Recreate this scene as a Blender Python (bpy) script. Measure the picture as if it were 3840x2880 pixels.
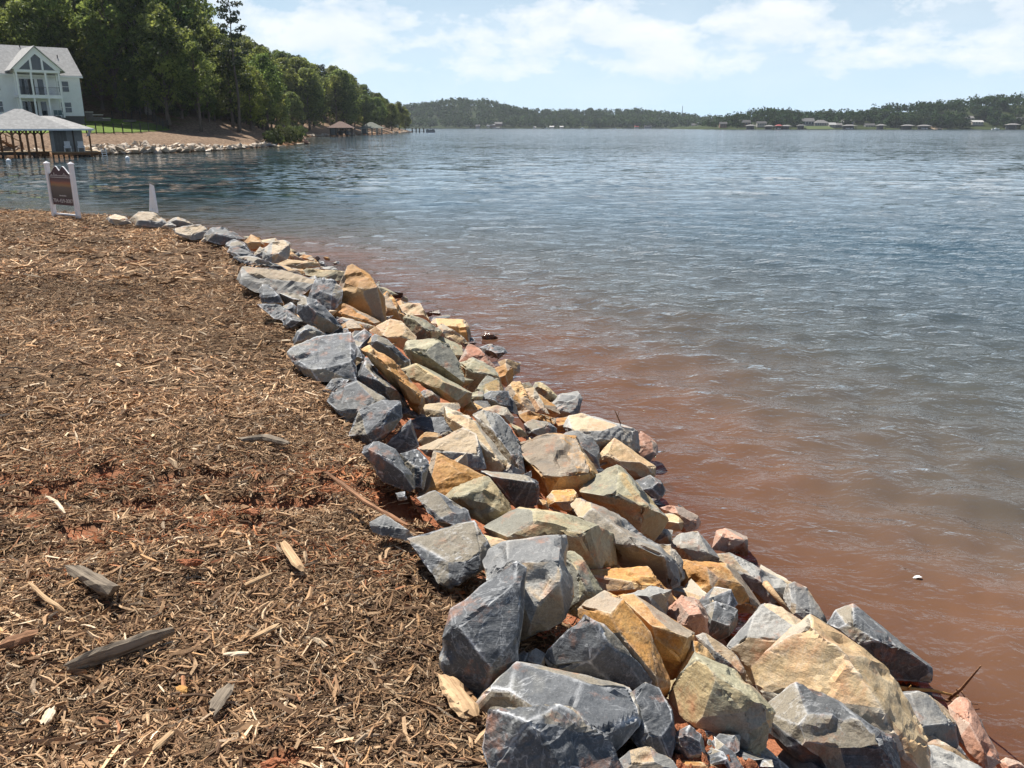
import bpy, bmesh, math, random
import numpy as np
from mathutils import Vector, Matrix, Euler

for o in list(bpy.data.objects):
    bpy.data.objects.remove(o, do_unlink=True)
SC = bpy.context.scene
COL = SC.collection
R = math.radians

# ------------------------------------------------------------------ camera
F = 3191.0          # focal length in pixels of a 3840 px wide frame
CX, CY = 1920.0, 1440.0
PITCH = math.atan((CY - 475.0) / F)
H = 3.0             # camera height above the water
cam_d = bpy.data.cameras.new('camera')
cam_d.sensor_width = 36.0
cam_d.lens = 36.0 * F / 3840.0
cam_d.clip_start = 0.05
cam_d.clip_end = 12000.0
cam = bpy.data.objects.new('camera', cam_d)
cam.location = (0, 0, H)
cam.rotation_euler = (math.pi / 2 - PITCH, 0, 0)
COL.objects.link(cam)
SC.camera = cam

# ------------------------------------------------------------------ light
SUN_AZ, SUN_EL = R(-36), R(55)        # azimuth from +Y towards +X
world = bpy.data.worlds.new('World')
SC.world = world
world.use_nodes = True
wt = world.node_tree
wt.nodes.clear()


def N(t, kind, **kw):
    n = t.nodes.new(kind)
    for k, v in kw.items():
        setattr(n, k, v)
    return n


def L(t, a, b):
    t.links.new(a, b)


def ramp(t, stops, fac=None, interp='LINEAR'):
    n = t.nodes.new('ShaderNodeValToRGB')
    n.color_ramp.interpolation = interp
    e = n.color_ramp.elements
    while len(e) < len(stops):
        e.new(0.5)
    for i, (p, c) in enumerate(stops):
        e[i].position = p
        if not isinstance(c, (tuple, list)):
            c = (c, c, c)
        e[i].color = (c[0], c[1], c[2], 1)
    if fac is not None:
        t.links.new(fac, n.inputs[0])
    return n.outputs[0]


def mth(t, op, a, b=None, clamp=False):
    n = t.nodes.new('ShaderNodeMath')
    n.operation = op
    n.use_clamp = clamp
    for i, v in enumerate((a, b)):
        if v is None:
            continue
        if isinstance(v, (int, float)):
            n.inputs[i].default_value = v
        else:
            t.links.new(v, n.inputs[i])
    return n.outputs[0]


def mixc(t, fac, a, b, blend='MIX'):
    n = t.nodes.new('ShaderNodeMix')
    n.data_type = 'RGBA'
    n.blend_type = blend
    n.clamp_factor = True
    for sock, v in ((n.inputs[0], fac), (n.inputs[6], a), (n.inputs[7], b)):
        if isinstance(v, (int, float)):
            sock.default_value = v
        elif isinstance(v, (tuple, list)):
            sock.default_value = (v[0], v[1], v[2], 1)
        else:
            t.links.new(v, sock)
    return n.outputs[2]


def noise(t, vec, scale, detail=4, rough=0.55, dist=0.0):
    n = t.nodes.new('ShaderNodeTexNoise')
    n.inputs['Scale'].default_value = scale
    n.inputs['Detail'].default_value = detail
    n.inputs['Roughness'].default_value = rough
    n.inputs['Distortion'].default_value = dist
    if vec is not None:
        t.links.new(vec, n.inputs['Vector'])
    return n.outputs[0]


def mapping(t, vec, loc=(0, 0, 0), rot=(0, 0, 0), scale=(1, 1, 1)):
    n = t.nodes.new('ShaderNodeMapping')
    n.inputs[1].default_value = loc
    n.inputs[2].default_value = rot
    n.inputs[3].default_value = scale
    t.links.new(vec, n.inputs[0])
    return n.outputs[0]


# sky: clear summer blue, pale haze low down, broken cumulus all round
tc = N(wt, 'ShaderNodeTexCoord')
sky = N(wt, 'ShaderNodeTexSky', sky_type='NISHITA')
sky.sun_disc = False
sky.sun_elevation = SUN_EL
sky.sun_rotation = SUN_AZ % (2 * math.pi)
sky.air_density = 1.0
sky.dust_density = 0.6
sky.ozone_density = 1.6
SKYK = 0.050
sep = N(wt, 'ShaderNodeSeparateXYZ')
L(wt, tc.outputs['Generated'], sep.inputs[0])
z = sep.outputs[2]
haze = ramp(wt, [(0.0, 0.95), (0.04, 0.82), (0.09, 0.55), (0.18, 0.18), (0.35, 0.0)], z)
skyc = mixc(wt, haze, sky.outputs[0], (8.0, 11.0, 14.0))
cv = mapping(wt, tc.outputs['Generated'], loc=(0.9, 0.35, 0.27), scale=(1, 1, 2.3))
n1 = noise(wt, cv, 11.5, 10, 0.60, 0.15)
n2 = noise(wt, mapping(wt, tc.outputs['Generated'], loc=(4.9, 0.4, 0.1), scale=(1, 1, 2.6)), 2.4, 2, 0.5)
dens = mth(wt, 'ADD', mth(wt, 'MULTIPLY', n1, 0.75), mth(wt, 'MULTIPLY', n2, 0.42))
cover = ramp(wt, [(0.0, 0.2), (0.03, 0.7), (0.06, 0.96), (0.10, 1.04), (0.17, 0.96), (0.4, 0.80), (1.0, 0.74)], z)
dens = mth(wt, 'MULTIPLY', dens, cover)
cl = ramp(wt, [(0.0, 0.0), (0.55, 0.0), (0.59, 0.32), (0.67, 0.66), (1.0, 0.82)], dens)
nup = noise(wt, mapping(wt, cv, loc=(0.0, 0.0, 0.04)), 11.5, 6, 0.5, 0.25)
lit = ramp(wt, [(0.36, 1.0), (0.68, 0.0)], nup)
cc = mixc(wt, lit, (11.6, 12.0, 12.6), (13.8, 13.7, 13.6))
thin = ramp(wt, [(0.36, 0.0), (0.70, 0.36)], noise(wt, cv, 3.0, 6, 0.6, 0.4))
thin = mth(wt, 'MULTIPLY', thin, ramp(wt, [(0.0, 1.0), (0.15, 0.8), (0.4, 0.15), (1.0, 0.0)], z))
skyc = mixc(wt, thin, skyc, (11.6, 12.4, 13.2))
skyc = mixc(wt, cl, skyc, cc)
bg = N(wt, 'ShaderNodeBackground')
bg.inputs[1].default_value = SKYK
L(wt, skyc, bg.inputs[0])
wo = N(wt, 'ShaderNodeOutputWorld')
L(wt, bg.outputs[0], wo.inputs[0])

sun_d = bpy.data.lights.new('sun', 'SUN')
sun_d.energy = 5.0
sun_d.angle = R(0.53)
sun_d.color = (1.0, 0.95, 0.87)
sun = bpy.data.objects.new('sun', sun_d)
SDIR = Vector((math.sin(SUN_AZ) * math.cos(SUN_EL), math.cos(SUN_AZ) * math.cos(SUN_EL), math.sin(SUN_EL)))
sun.rotation_euler = SDIR.to_track_quat('Z', 'Y').to_euler()
sun.location = SDIR * 200
COL.objects.link(sun)

vs = SC.view_settings
vs.view_transform = 'Standard'
vs.look = 'None'
vs.gamma = 1.0
vs.exposure = 0.78
vs.use_curve_mapping = False
SC.cycles.use_denoising = True
SC.cycles.max_bounces = 6
SC.cycles.transparent_max_bounces = 12
SC.cycles.caustics_reflective = False
SC.cycles.caustics_refractive = False
SC.cycles.sample_clamp_indirect = 4.0

# ------------------------------------------------------------------ helpers
rng = np.random.default_rng(7)
random.seed(7)
cp, sp = math.cos(PITCH), math.sin(PITCH)


def ray(sx, sy):
    a = (sx - CX) / F
    b = (CY - sy) / F
    return np.array([a, cp + b * sp, -sp + b * cp])      # unit step along the optical axis


def at_y(sx, sy, Y):
    d = ray(sx, sy)
    k = Y / d[1]
    return np.array([d[0] * k, Y, H + d[2] * k])


def at_z(sx, sy, zz):
    d = ray(sx, sy)
    k = (zz - H) / d[2]
    return np.array([d[0] * k, d[1] * k, zz])


def _h(ix, iy, iz, seed):
    n = (ix.astype(np.uint32) * np.uint32(374761393) + iy.astype(np.uint32) * np.uint32(668265263)
         + iz.astype(np.uint32) * np.uint32(2246822519) + np.uint32(seed * 3266489917 & 0xffffffff))
    n = (n ^ (n >> np.uint32(13))) * np.uint32(1274126177)
    n = (n ^ (n >> np.uint32(16))) * np.uint32(2654435761)
    n = n ^ (n >> np.uint32(15))
    return n.astype(np.float64) / 4294967295.0


def vnoise(P, seed=0):
    P = np.asarray(P, dtype=np.float64)
    i = np.floor(P).astype(np.int64)
    f = P - i
    u = f * f * (3 - 2 * f)
    r = 0
    for dx in (0, 1):
        wx = u[..., 0] if dx else 1 - u[..., 0]
        for dy in (0, 1):
            wy = u[..., 1] if dy else 1 - u[..., 1]
            for dz in (0, 1):
                wz = u[..., 2] if dz else 1 - u[..., 2]
                r = r + wx * wy * wz * _h(i[..., 0] + dx + 100000, i[..., 1] + dy + 100000, i[..., 2] + dz + 100000, seed)
    return r * 2 - 1


def fbm(P, octs=4, seed=0, gain=0.5):
    r, a, s = 0, 1.0, 1.0
    for k in range(octs):
        r = r + a * vnoise(P * s + 17.3 * k, seed + k)
        a *= gain
        s *= 2.03
    return r


def fbm2(X, Y, octs=3, seed=0, gain=0.5):
    X = np.asarray(X, float)
    return fbm(np.stack([X, np.asarray(Y, float), np.zeros_like(X)], -1), octs, seed, gain)


def smooth(a, b, x):
    t = np.clip((np.asarray(x, float) - a) / (b - a), 0, 1)
    return t * t * (3 - 2 * t)


def tag(o, label=None, cat=None, group=None, kind=None):
    if label: o['label'] = label
    if cat: o['category'] = cat
    if group: o['group'] = group
    if kind: o['kind'] = kind
    return o


def link(name, me, mat=None, parent=None, loc=None):
    o = bpy.data.objects.new(name, me)
    COL.objects.link(o)
    if mat is not None and me is not None and len(me.materials) == 0:
        me.materials.append(mat)
    if parent is not None:
        o.parent = parent
    if loc is not None:
        o.location = loc
    return o


def empty(name, loc=(0, 0, 0), rz=0.0):
    o = bpy.data.objects.new(name, None)
    o.empty_display_size = 0.2
    o.location = loc
    o.rotation_euler = (0, 0, rz)
    COL.objects.link(o)
    return o


def np_mesh(name, V, faces, flat=True):
    """faces: (n,3) or (n,4) int array"""
    V = np.asarray(V, dtype=np.float32)
    faces = np.asarray(faces, dtype=np.int32)
    me = bpy.data.meshes.new(name)
    k = faces.shape[1]
    me.vertices.add(len(V))
    me.vertices.foreach_set('co', V.ravel())
    me.loops.add(faces.size)
    me.loops.foreach_set('vertex_index', faces.ravel())
    me.polygons.add(len(faces))
    me.polygons.foreach_set('loop_start', np.arange(0, faces.size, k, dtype=np.int32))
    me.polygons.foreach_set('loop_total', np.full(len(faces), k, dtype=np.int32))
    me.update(calc_edges=True)
    me.polygons.foreach_set('use_smooth', np.full(len(faces), not flat, dtype=bool))
    return me


def vattr(me, name, vals):
    a = me.attributes.new(name, 'FLOAT', 'POINT')
    a.data.foreach_set('value', np.asarray(vals, dtype=np.float32))


def grid_mesh(name, X, Y, Z, flat=False):
    n, m = X.shape
    V = np.stack([X, Y, Z], -1).reshape(-1, 3)
    i = np.arange(n * m).reshape(n, m)
    f = np.stack([i[:-1, :-1], i[:-1, 1:], i[1:, 1:], i[1:, :-1]], -1).reshape(-1, 4)
    return np_mesh(name, V, f, flat)


class MB:
    """collects boxes, bars, tubes and polygons into one mesh"""
    def __init__(s):
        s.v, s.f = [], []

    def poly(s, pts):
        b = len(s.v)
        s.v += [tuple(p) for p in pts]
        s.f.append(tuple(range(b, b + len(pts))))
        return s

    def box(s, c, d, rz=0.0, rx=0.0, ry=0.0):
        M = Matrix.Translation(c) @ Euler((rx, ry, rz)).to_matrix().to_4x4()
        b = len(s.v)
        for sx in (-.5, .5):
            for sy in (-.5, .5):
                for sz in (-.5, .5):
                    s.v.append(tuple(M @ Vector((sx * d[0], sy * d[1], sz * d[2]))))
        for q in ((0, 1, 3, 2), (4, 6, 7, 5), (0, 4, 5, 1), (2, 3, 7, 6), (0, 2, 6, 4), (1, 5, 7, 3)):
            s.f.append(tuple(b + i for i in q))
        return s

    def span(s, x0, x1, y0, y1, z0, z1):
        return s.box(((x0 + x1) / 2, (y0 + y1) / 2, (z0 + z1) / 2), (x1 - x0, y1 - y0, z1 - z0))

    def bar(s, p0, p1, w, h=None):
        p0, p1 = Vector(p0), Vector(p1)
        h = h or w
        d = (p1 - p0)
        up = Vector((0, 0, 1)) if abs(d.normalized().z) < 0.95 else Vector((0, 1, 0))
        a = d.cross(up).normalized() * (w / 2)
        c = a.cross(d).normalized() * (h / 2)
        b = len(s.v)
        for p in (p0, p1):
            for q in (-a - c, a - c, a + c, -a + c):
                s.v.append(tuple(p + q))
        for q in ((0, 1, 2, 3), (7, 6, 5, 4), (0, 4, 5, 1), (1, 5, 6, 2), (2, 6, 7, 3), (3, 7, 4, 0)):
            s.f.append(tuple(b + i for i in q))
        return s

    def tube(s, pts, rad, n=8, cap=True):
        pts = [Vector(p) for p in pts]
        if not isinstance(rad, (list, tuple)):
            rad = [rad] * len(pts)
        b = len(s.v)
        ref = Vector((0.31, 0.87, 0.2)).normalized()
        for i, p in enumerate(pts):
            d = (pts[min(i + 1, len(pts) - 1)] - pts[max(i - 1, 0)]).normalized()
            rr = ref if abs(d.dot(ref)) < 0.95 else Vector((1, 0, 0))
            a = d.cross(rr).normalized()
            c = d.cross(a)
            for k in range(n):
                t = 2 * math.pi * k / n
                s.v.append(tuple(p + (a * math.cos(t) + c * math.sin(t)) * rad[i]))
        for i in range(len(pts) - 1):
            for k in range(n):
                k2 = (k + 1) % n
                s.f.append((b + i * n + k, b + i * n + k2, b + (i + 1) * n + k2, b + (i + 1) * n + k))
        if cap:
            s.f.append(tuple(b + k for k in range(n))[::-1])
            e = b + (len(pts) - 1) * n
            s.f.append(tuple(e + k for k in range(n)))
        return s

    def mesh(s, name, smooth=False, bevel=0.0):
        me = bpy.data.meshes.new(name)
        me.from_pydata(s.v, [], s.f)
        if bevel:
            bm = bmesh.new()
            bm.from_mesh(me)
            bmesh.ops.bevel(bm, geom=list(bm.edges), offset=bevel, segments=1, affect='EDGES')
            bm.to_mesh(me)
            bm.free()
        me.update()
        if smooth:
            for p in me.polygons:
                p.use_smooth = True
        return me

    def build(s, name, mat, parent=None, smooth=False, bevel=0.0, loc=None):
        return link(name, s.mesh(name, smooth, bevel), mat, parent, loc)


# ------------------------------------------------------------------ materials
def new_mat(name):
    m = bpy.data.materials.new(name)
    m.use_nodes = True
    t = m.node_tree
    b = t.nodes['Principled BSDF']
    return m, t, b


def bump(t, height, strength=0.3, dist=0.02, normal=None):
    n = t.nodes.new('ShaderNodeBump')
    n.inputs['Strength'].default_value = strength
    n.inputs['Distance'].default_value = dist
    t.links.new(height, n.inputs['Height'])
    if normal is not None:
        t.links.new(normal, n.inputs['Normal'])
    return n.outputs[0]


def simple_mat(name, col, rough=0.7, var=0.12, scale=6.0, spec=0.3, bumpk=0.15, metal=0.0, stretch=(1, 1, 1)):
    m, t, b = new_mat(name)
    c = N(t, 'ShaderNodeTexCoord')
    v = mapping(t, c.outputs['Object'], scale=stretch)
    n = noise(t, v, scale, 6, 0.6)
    lo = tuple(x * (1 - var) for x in col)
    hi = tuple(min(1, x * (1 + var)) for x in col)
    L(t, ramp(t, [(0.3, lo), (0.7, hi)], n), b.inputs['Base Color'])
    b.inputs['Roughness'].default_value = rough
    b.inputs['Specular IOR Level'].default_value = spec
    b.inputs['Metallic'].default_value = metal
    if bumpk:
        L(t, bump(t, n, bumpk, 0.01), b.inputs['Normal'])
    return m


def attr(t, name, typ='GEOMETRY'):
    a = t.nodes.new('ShaderNodeAttribute')
    a.attribute_type = typ
    a.attribute_name = name
    return a
# ------------------------------------------------------------------ near bank: shape
WPTS = np.array([(5.6, -8), (4.6, -3), (3.7, 1.0), (2.9, 3.0), (2.0, 4.7), (1.55, 5.8), (1.25, 7.5), (0.72, 9.2), (-0.1, 11.4),
                 (-1.0, 13.2), (-2.3, 16.2), (-3.6, 18.7), (-5.3, 21.2), (-7.6, 23.4), (-11, 25.4), (-15, 27.0),
                 (-22, 28.6), (-40, 30), (-90, 31)], float)


def sdist(X, Y, P):
    """signed distance to an open polyline, positive on its left side"""
    X = np.asarray(X, float)
    Y = np.asarray(Y, float)
    best = np.full(X.shape, 1e18)
    sgn = np.ones(X.shape)
    for (x0, y0), (x1, y1) in zip(P[:-1], P[1:]):
        dx, dy = x1 - x0, y1 - y0
        t = np.clip(((X - x0) * dx + (Y - y0) * dy) / (dx * dx + dy * dy), 0, 1)
        qx, qy = X - x0 - t * dx, Y - y0 - t * dy
        d = qx * qx + qy * qy
        s = np.where(dx * qy - dy * qx >= 0, 1.0, -1.0)
        m = d < best
        best = np.where(m, d, best)
        sgn = np.where(m, s, sgn)
    return np.sqrt(best) * sgn


def bank_w(Y):
    return 2.9 - 0.9 * smooth(14, 24, Y)


def bank_top(Y):
    return 1.45 - 0.72 * smooth(1.0, 23.0, Y) ** 0.8


def bank_z(X, Y):
    d = sdist(X, Y, WPTS)
    w, zt = bank_w(Y), bank_top(Y)
    t = np.clip(d / w, 0, 1)
    up = zt * (0.85 * t + 0.15 * smooth(0, 1, t))
    land = up + 0.02 * np.clip(d - w, 0, 30)
    return np.where(d < 0, np.maximum(0.45 * d, -3.0), land)


def ray_bank(sx, sy, off=0.0, floor=-9.0):
    d = ray(sx, sy)
    k = np.linspace(1.6, 45, 5200)
    X, Y, Zr = d[0] * k, d[1] * k, H + d[2] * k
    g = np.maximum(bank_z(X, Y) + off, floor)
    i = np.argmax(Zr <= g)
    if Zr[i] > g[i]:
        i = len(k) - 1
    return float(k[i])


# bare clay patches in the mulch: pixel of the centre, radius in metres
CLAY_PX = [(395, 1745, .17, .10), (60, 1850, .20, .09), (300, 1955, .17, .10), (975, 1945, .13, .07), (640, 1770, .10, .06), (1530, 1905, .20, .12), (1470, 1850, .16, .09),
           (1260, 1790, .14, .08), (800, 1760, .12, .06), (1040, 2850, .10, .05),
           (180, 1790, .22, .06), (520, 1830, .16, .05), (130, 1905, .18, .06), (700, 1900, .15, .05), (1120, 1850, .18, .06), (1380, 1820, .15, .08), (1590, 1965, .16, .08), (880, 1840, .14, .05), (1000, 1790, .14, .05), (330, 1870, .15, .05), (20, 1760, .2, .06)]
CLAY = []
for sx, sy, rx, ry in CLAY_PX:
    rx, ry = rx * .72, ry * .85
    d = ray(sx, sy) * ray_bank(sx, sy)
    CLAY.append((d[0], d[1], rx, ry))


def clay_mask(X, Y):
    m = np.zeros(np.shape(X))
    wob = 0.45 * fbm2(np.asarray(X) * 9, np.asarray(Y) * 9, 3, 5)
    for x, y, rx, ry in CLAY:
        q = np.sqrt(((X - x) / rx) ** 2 + ((Y - y) / ry) ** 2) + wob
        m = np.maximum(m, 1 - smooth(0.7, 1.15, q))
    return m


def mulch_relief(X, Y):
    r = 0.035 * fbm2(X * 1.6, Y * 1.6, 3, 11) + 0.012 * fbm2(X * 6, Y * 6, 2, 12)
    rut = np.exp(-((Y - 3.75 - 0.12 * X - 0.15 * np.sin(X * 1.7)) / 0.16) ** 2) + 0.8 * np.exp(-((Y - 3.2 - 0.06 * X + 0.1 * np.sin(X * 2.3)) / 0.13) ** 2)
    rut = rut * smooth(-3.4, -2.0, X) * (1 - smooth(-0.7, 0.0, X)) if np.ndim(X) else rut
    return r - 0.05 * rut - 0.035 * clay_mask(X, Y)


def edge_wig(X, Y):
    """how far the mulch reaches past the top edge of the bank"""
    return 0.22 * fbm2(X * 1.1, Y * 1.1, 3, 21)


# bank sheet: red clay under the rocks, brown mulch fines on top
xs = np.concatenate([np.arange(-95, -14, 1.5), np.arange(-14, -6, 0.16), np.arange(-6, 6.0, 0.075), np.arange(6.0, 12, 0.5)])
ys = np.concatenate([np.arange(-9, 1.2, 0.5), np.arange(1.2, 10, 0.075), np.arange(10, 30, 0.16), np.arange(30, 42, 1.0)])
X, Y = np.meshgrid(xs, ys)
D = sdist(X, Y, WPTS)
Wd = bank_w(Y)
MM = smooth(-0.42, -0.22, D - Wd + edge_wig(X, Y))
CM = clay_mask(X, Y)
Z = bank_z(X, Y) + MM * mulch_relief(X, Y) + (1 - MM) * np.where(D > -0.5, 0.05 * fbm2(X * 2.2, Y * 2.2, 4, 31), 0) - 0.36 * (1 - MM) * smooth(-0.3, 0.35, D) - 0.01
me = grid_mesh('ground', X, Y, Z)
vattr(me, 'mulch', (MM * (1 - CM)).ravel())

m, t, b = new_mat('bank_soil')
geo = N(t, 'ShaderNodeNewGeometry')
pos = geo.outputs['Position']
na = noise(t, pos, 9, 6, 0.65)
nb = noise(t, pos, 60, 5, 0.7)
clay = ramp(t, [(0.25, (0.18, 0.056, 0.026)), (0.5, (0.36, 0.130, 0.062)), (0.75, (0.52, 0.23, 0.125))], na)
clay = mixc(t, ramp(t, [(0.4, 0.0), (0.7, 0.45)], nb), clay, (0.56, 0.27, 0.16))
fib = noise(t, mapping(t, pos, rot=(0, 0, 0.6), scale=(30, 160, 40)), 1.0, 4, 0.7, 0.8)
fib2 = noise(t, mapping(t, pos, rot=(0, 0, -0.7), scale=(150, 30, 40)), 1.0, 4, 0.7, 0.8)
mul = ramp(t, [(0.3, (0.05, 0.032, 0.020)), (0.5, (0.13, 0.085, 0.052)), (0.72, (0.32, 0.22, 0.135))], mth(t, 'ADD', mth(t, 'MULTIPLY', fib, 0.5), mth(t, 'MULTIPLY', fib2, 0.5)))
L(t, mixc(t, attr(t, 'mulch').outputs['Fac'], clay, mul), b.inputs['Base Color'])
b.inputs['Roughness'].default_value = 0.95
b.inputs['Specular IOR Level'].default_value = 0.1
L(t, bump(t, nb, 0.8, 0.02, bump(t, na, 0.6, 0.05)), b.inputs['Normal'])
MAT_SOIL = m
gobj = link('ground', me, m)
tag(gobj, kind='structure')

# ------------------------------------------------------------------ far cove shoreline (left)
SH_PX = [(-2600, 586), (-900, 586), (0, 585), (300, 583), (409, 579.5), (615, 574.5), (800, 566.5), (1020, 549.5), (1120, 540.5), (1160, 536), (1140, 525), (1118, 517),
         (1165, 513.3), (1228, 511.3), (1360, 506.2), (1480, 500.0), (1540, 496.8)]
SHP = [tuple(at_z(sx, sy, 0.0)[:2]) for sx, sy in SH_PX]
xl, yl = SHP[-1]
SHP += [(xl - 2, yl + 30), (xl - 25, yl + 75), (xl - 90, yl + 120), (xl - 400, yl + 180)]
SHP = np.array(SHP)


def cove_z(X, Y):
    s = sdist(X, Y, SHP)
    yard = 1 - smooth(-47, -40, X + 0.0 * Y)            # the open yard lies left of here
    yard = yard * (1 - smooth(132, 150, Y))
    yz = np.interp(s, [-20, 0, 3.0, 12.0, 15, 30, 36, 60, 110, 200, 400], [-6, 0, 1.05, 2.25, 2.45, 3.9, 4.3, 10, 21, 30, 34])
    hz = np.interp(s, [-20, 0, 3.0, 9.0, 25, 60, 110, 200, 400], [-6, 0, 1.0, 2.4, 7.5, 19.0, 28, 35, 38])
    zz = yard * yz + (1 - yard) * hz
    return zz + np.where(s > 0.5, 0.12 * fbm2(X * 0.3, Y * 0.3, 2, 41), 0)


def ray_cove(sx, sy, kmax=700):
    d = ray(sx, sy)
    k = np.linspace(70, kmax, 6000)
    g = cove_z(d[0] * k, d[1] * k)
    zr = H + d[2] * k
    i = np.argmax(zr <= g)
    if zr[i] > g[i]:
        return None
    return d * k[i] + np.array([0, 0, H])


# ------------------------------------------------------------------ the lake
ty = [1.2]
while ty[-1] < 110:
    ty.append(ty[-1] * 1.0085)
while ty[-1] < 7000:
    ty.append(ty[-1] * 1.045)
ty = np.array(ty)
tx = np.concatenate([-np.geomspace(0.85, 6, 14)[::-1][:-1], np.linspace(-0.85, 0.85, 330), np.geomspace(0.85, 6, 14)[1:]])
TX, TY = np.meshgrid(tx, ty)
X, Y = TX * TY, TY.copy()
wr = np.random.default_rng(3)
Zw = np.zeros_like(X)
step = TY * 0.0085
base_dir = math.atan2(-0.95, -0.30)
for k in range(96):
    lam = 0.20 * (30.0 ** (wr.random() ** 1.35))
    th = base_dir + wr.normal(0, 0.62)
    slope = 0.028 * (0.75 if lam < 0.4 else 1.0) * (0.35 if lam > 2.2 else (0.7 if lam > 1.2 else 1.0))
    a = slope * lam / (2 * math.pi)
    ph = wr.random() * 6.28
    kx, ky = math.cos(th) * 2 * math.pi / lam, math.sin(th) * 2 * math.pi / lam
    if lam > 1.7:
        a = a * smooth(14, 45, TY)
    w = 1 - smooth(0.16, 0.32, step * abs(math.sin(th)) / lam + 0.0045 * TY / lam)
    phase = kx * X + ky * Y + ph + 0.8 * np.sin(0.23 * X + 0.17 * Y + k)
    s = np.sin(phase)
    Zw += a * w * (s + 0.28 * np.cos(2 * phase))
sd = -sdist(X, Y, WPTS)
calm = 0.35 + 0.65 * smooth(-0.2, 1.6, sd)
Zw *= calm
me = grid_mesh('lake', X, Y, Zw)
vattr(me, 'shore', np.clip(sd, -5, 400).ravel())
sh2 = -sdist(X, Y, SHP)
vattr(me, 'cove', np.clip(sh2, -5, 400).ravel())

m, t, b = new_mat('lake_water')
t.nodes.remove(b)
geo = N(t, 'ShaderNodeNewGeometry')
pos = geo.outputs['Position']
cd = N(t, 'ShaderNodeVectorMath', operation='DISTANCE')
L(t, pos, cd.inputs[0])
cd.inputs[1].default_value = (0, 0, 0)
dist = cd.outputs['Value']
shore = attr(t, 'shore').outputs['Fac']
cove = attr(t, 'cove').outputs['Fac']
wob = mth(t, 'MULTIPLY', mth(t, 'SUBTRACT', noise(t, pos, 0.35, 4, 0.6), 0.5), 3.2)
q = mth(t, 'ADD', shore, wob)
silt = ramp(t, [(0.0, 1.0), (0.08, 0.9), (0.18, 0.55), (0.34, 0.2), (0.6, 0.0)], mth(t, 'DIVIDE', q, 8.0))
silt2 = ramp(t, [(0.0, 0.55), (0.35, 0.35), (1.0, 0.0)], mth(t, 'DIVIDE', cove, 9.0))
deep = (0.030, 0.060, 0.080)
olive = ramp(t, [(0.0, 0.9), (0.3, 0.75), (1.0, 0.0)], mth(t, 'DIVIDE', q, 13.0))
body = mixc(t, olive, deep, (0.088, 0.078, 0.058))
body = mixc(t, silt, body, (0.150, 0.077, 0.045))
body = mixc(t, silt2, body, (0.11, 0.085, 0.035))
# ripples: several sizes, blown one way, none of them tied to the view
v1 = mapping(t, pos, rot=(0, 0, R(-17)), scale=(1.15, 1.7, 1.0))
h1 = noise(t, v1, 5.5, 3, 0.5, 0.5)
h2 = noise(t, v1, 1.6, 4, 0.55, 0.4)
h3 = noise(t, mapping(t, pos, rot=(0, 0, R(-10)), scale=(0.7, 1.5, 1.0)), 0.42, 4, 0.55, 0.3)
gust = ramp(t, [(0.3, 0.55), (0.7, 1.0)], noise(t, mapping(t, pos, scale=(0.4, 1.0, 1)), 0.03, 3, 0.5))
hh = mth(t, 'ADD', mth(t, 'MULTIPLY', h1, 0.030), mth(t, 'MULTIPLY', h2, 0.16))
far = ramp(t, [(0.0, 0.0), (0.25, 0.5), (1.0, 1.0)], mth(t, 'DIVIDE', dist, 120.0))
hh = mth(t, 'ADD', hh, mth(t, 'MULTIPLY', mth(t, 'MULTIPLY', h3, 0.8), far))
bmp = N(t, 'ShaderNodeBump')
bmp.inputs['Distance'].default_value = 1.0
L(t, mth(t, 'MULTIPLY', gust, 0.85), bmp.inputs['Strength'])
L(t, hh, bmp.inputs['Height'])
# far out the single ripples are narrower than a pixel: their slopes are sampled directly


def slope_tex(vec, scale, detail):
    n = N(t, 'ShaderNodeTexNoise')
    n.inputs['Scale'].default_value = scale
    n.inputs['Detail'].default_value = detail
    L(t, vec, n.inputs['Vector'])
    s = N(t, 'ShaderNodeVectorMath', operation='SUBTRACT')
    L(t, n.outputs['Color'], s.inputs[0])
    s.inputs[1].default_value = (0.5, 0.5, 0.5)
    return s.outputs[0]


def vscale(v, k):
    s = N(t, 'ShaderNodeVectorMath', operation='MULTIPLY')
    L(t, v, s.inputs[0])
    s.inputs[1].default_value = k
    return s.outputs[0]


def vadd(a, b2):
    s = N(t, 'ShaderNodeVectorMath', operation='ADD')
    L(t, a, s.inputs[0])
    L(t, b2, s.inputs[1])
    return s.outputs[0]


sl_ = vadd(vadd(vscale(slope_tex(v1, 1.3, 4), (0.30, 0.58, 0)), vscale(slope_tex(mapping(t, pos, rot=(0, 0, R(-10)), scale=(0.9, 1.3, 1.0)), 0.20, 3), (0.12, 0.22, 0))),
           vscale(slope_tex(mapping(t, pos, rot=(0, 0, R(-6)), scale=(0.6, 1.0, 1.0)), 0.035, 3), (0.03, 0.07, 0)))
cz = N(t, 'ShaderNodeCombineXYZ')
cz.inputs[2].default_value = 1.0
nfar = N(t, 'ShaderNodeVectorMath', operation='NORMALIZE')
L(t, vadd(sl_, cz.outputs[0]), nfar.inputs[0])
nmix = N(t, 'ShaderNodeMix', data_type='VECTOR')
L(t, ramp(t, [(0.15, 0.0), (0.5, 1.0)], mth(t, 'DIVIDE', dist, 100.0)), nmix.inputs[0])
L(t, bmp.outputs[0], nmix.inputs[4])
L(t, nfar.outputs[0], nmix.inputs[5])
WN = nmix.outputs[1]
dif = N(t, 'ShaderNodeBsdfDiffuse')
L(t, body, dif.inputs[0])
tr = N(t, 'ShaderNodeBsdfTransparent')
tr.inputs[0].default_value = (0.62, 0.36, 0.26, 1)
opq = ramp(t, [(0.0, 0.58), (0.12, 0.80), (0.45, 1.0)], mth(t, 'DIVIDE', shore, 3.0))
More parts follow.
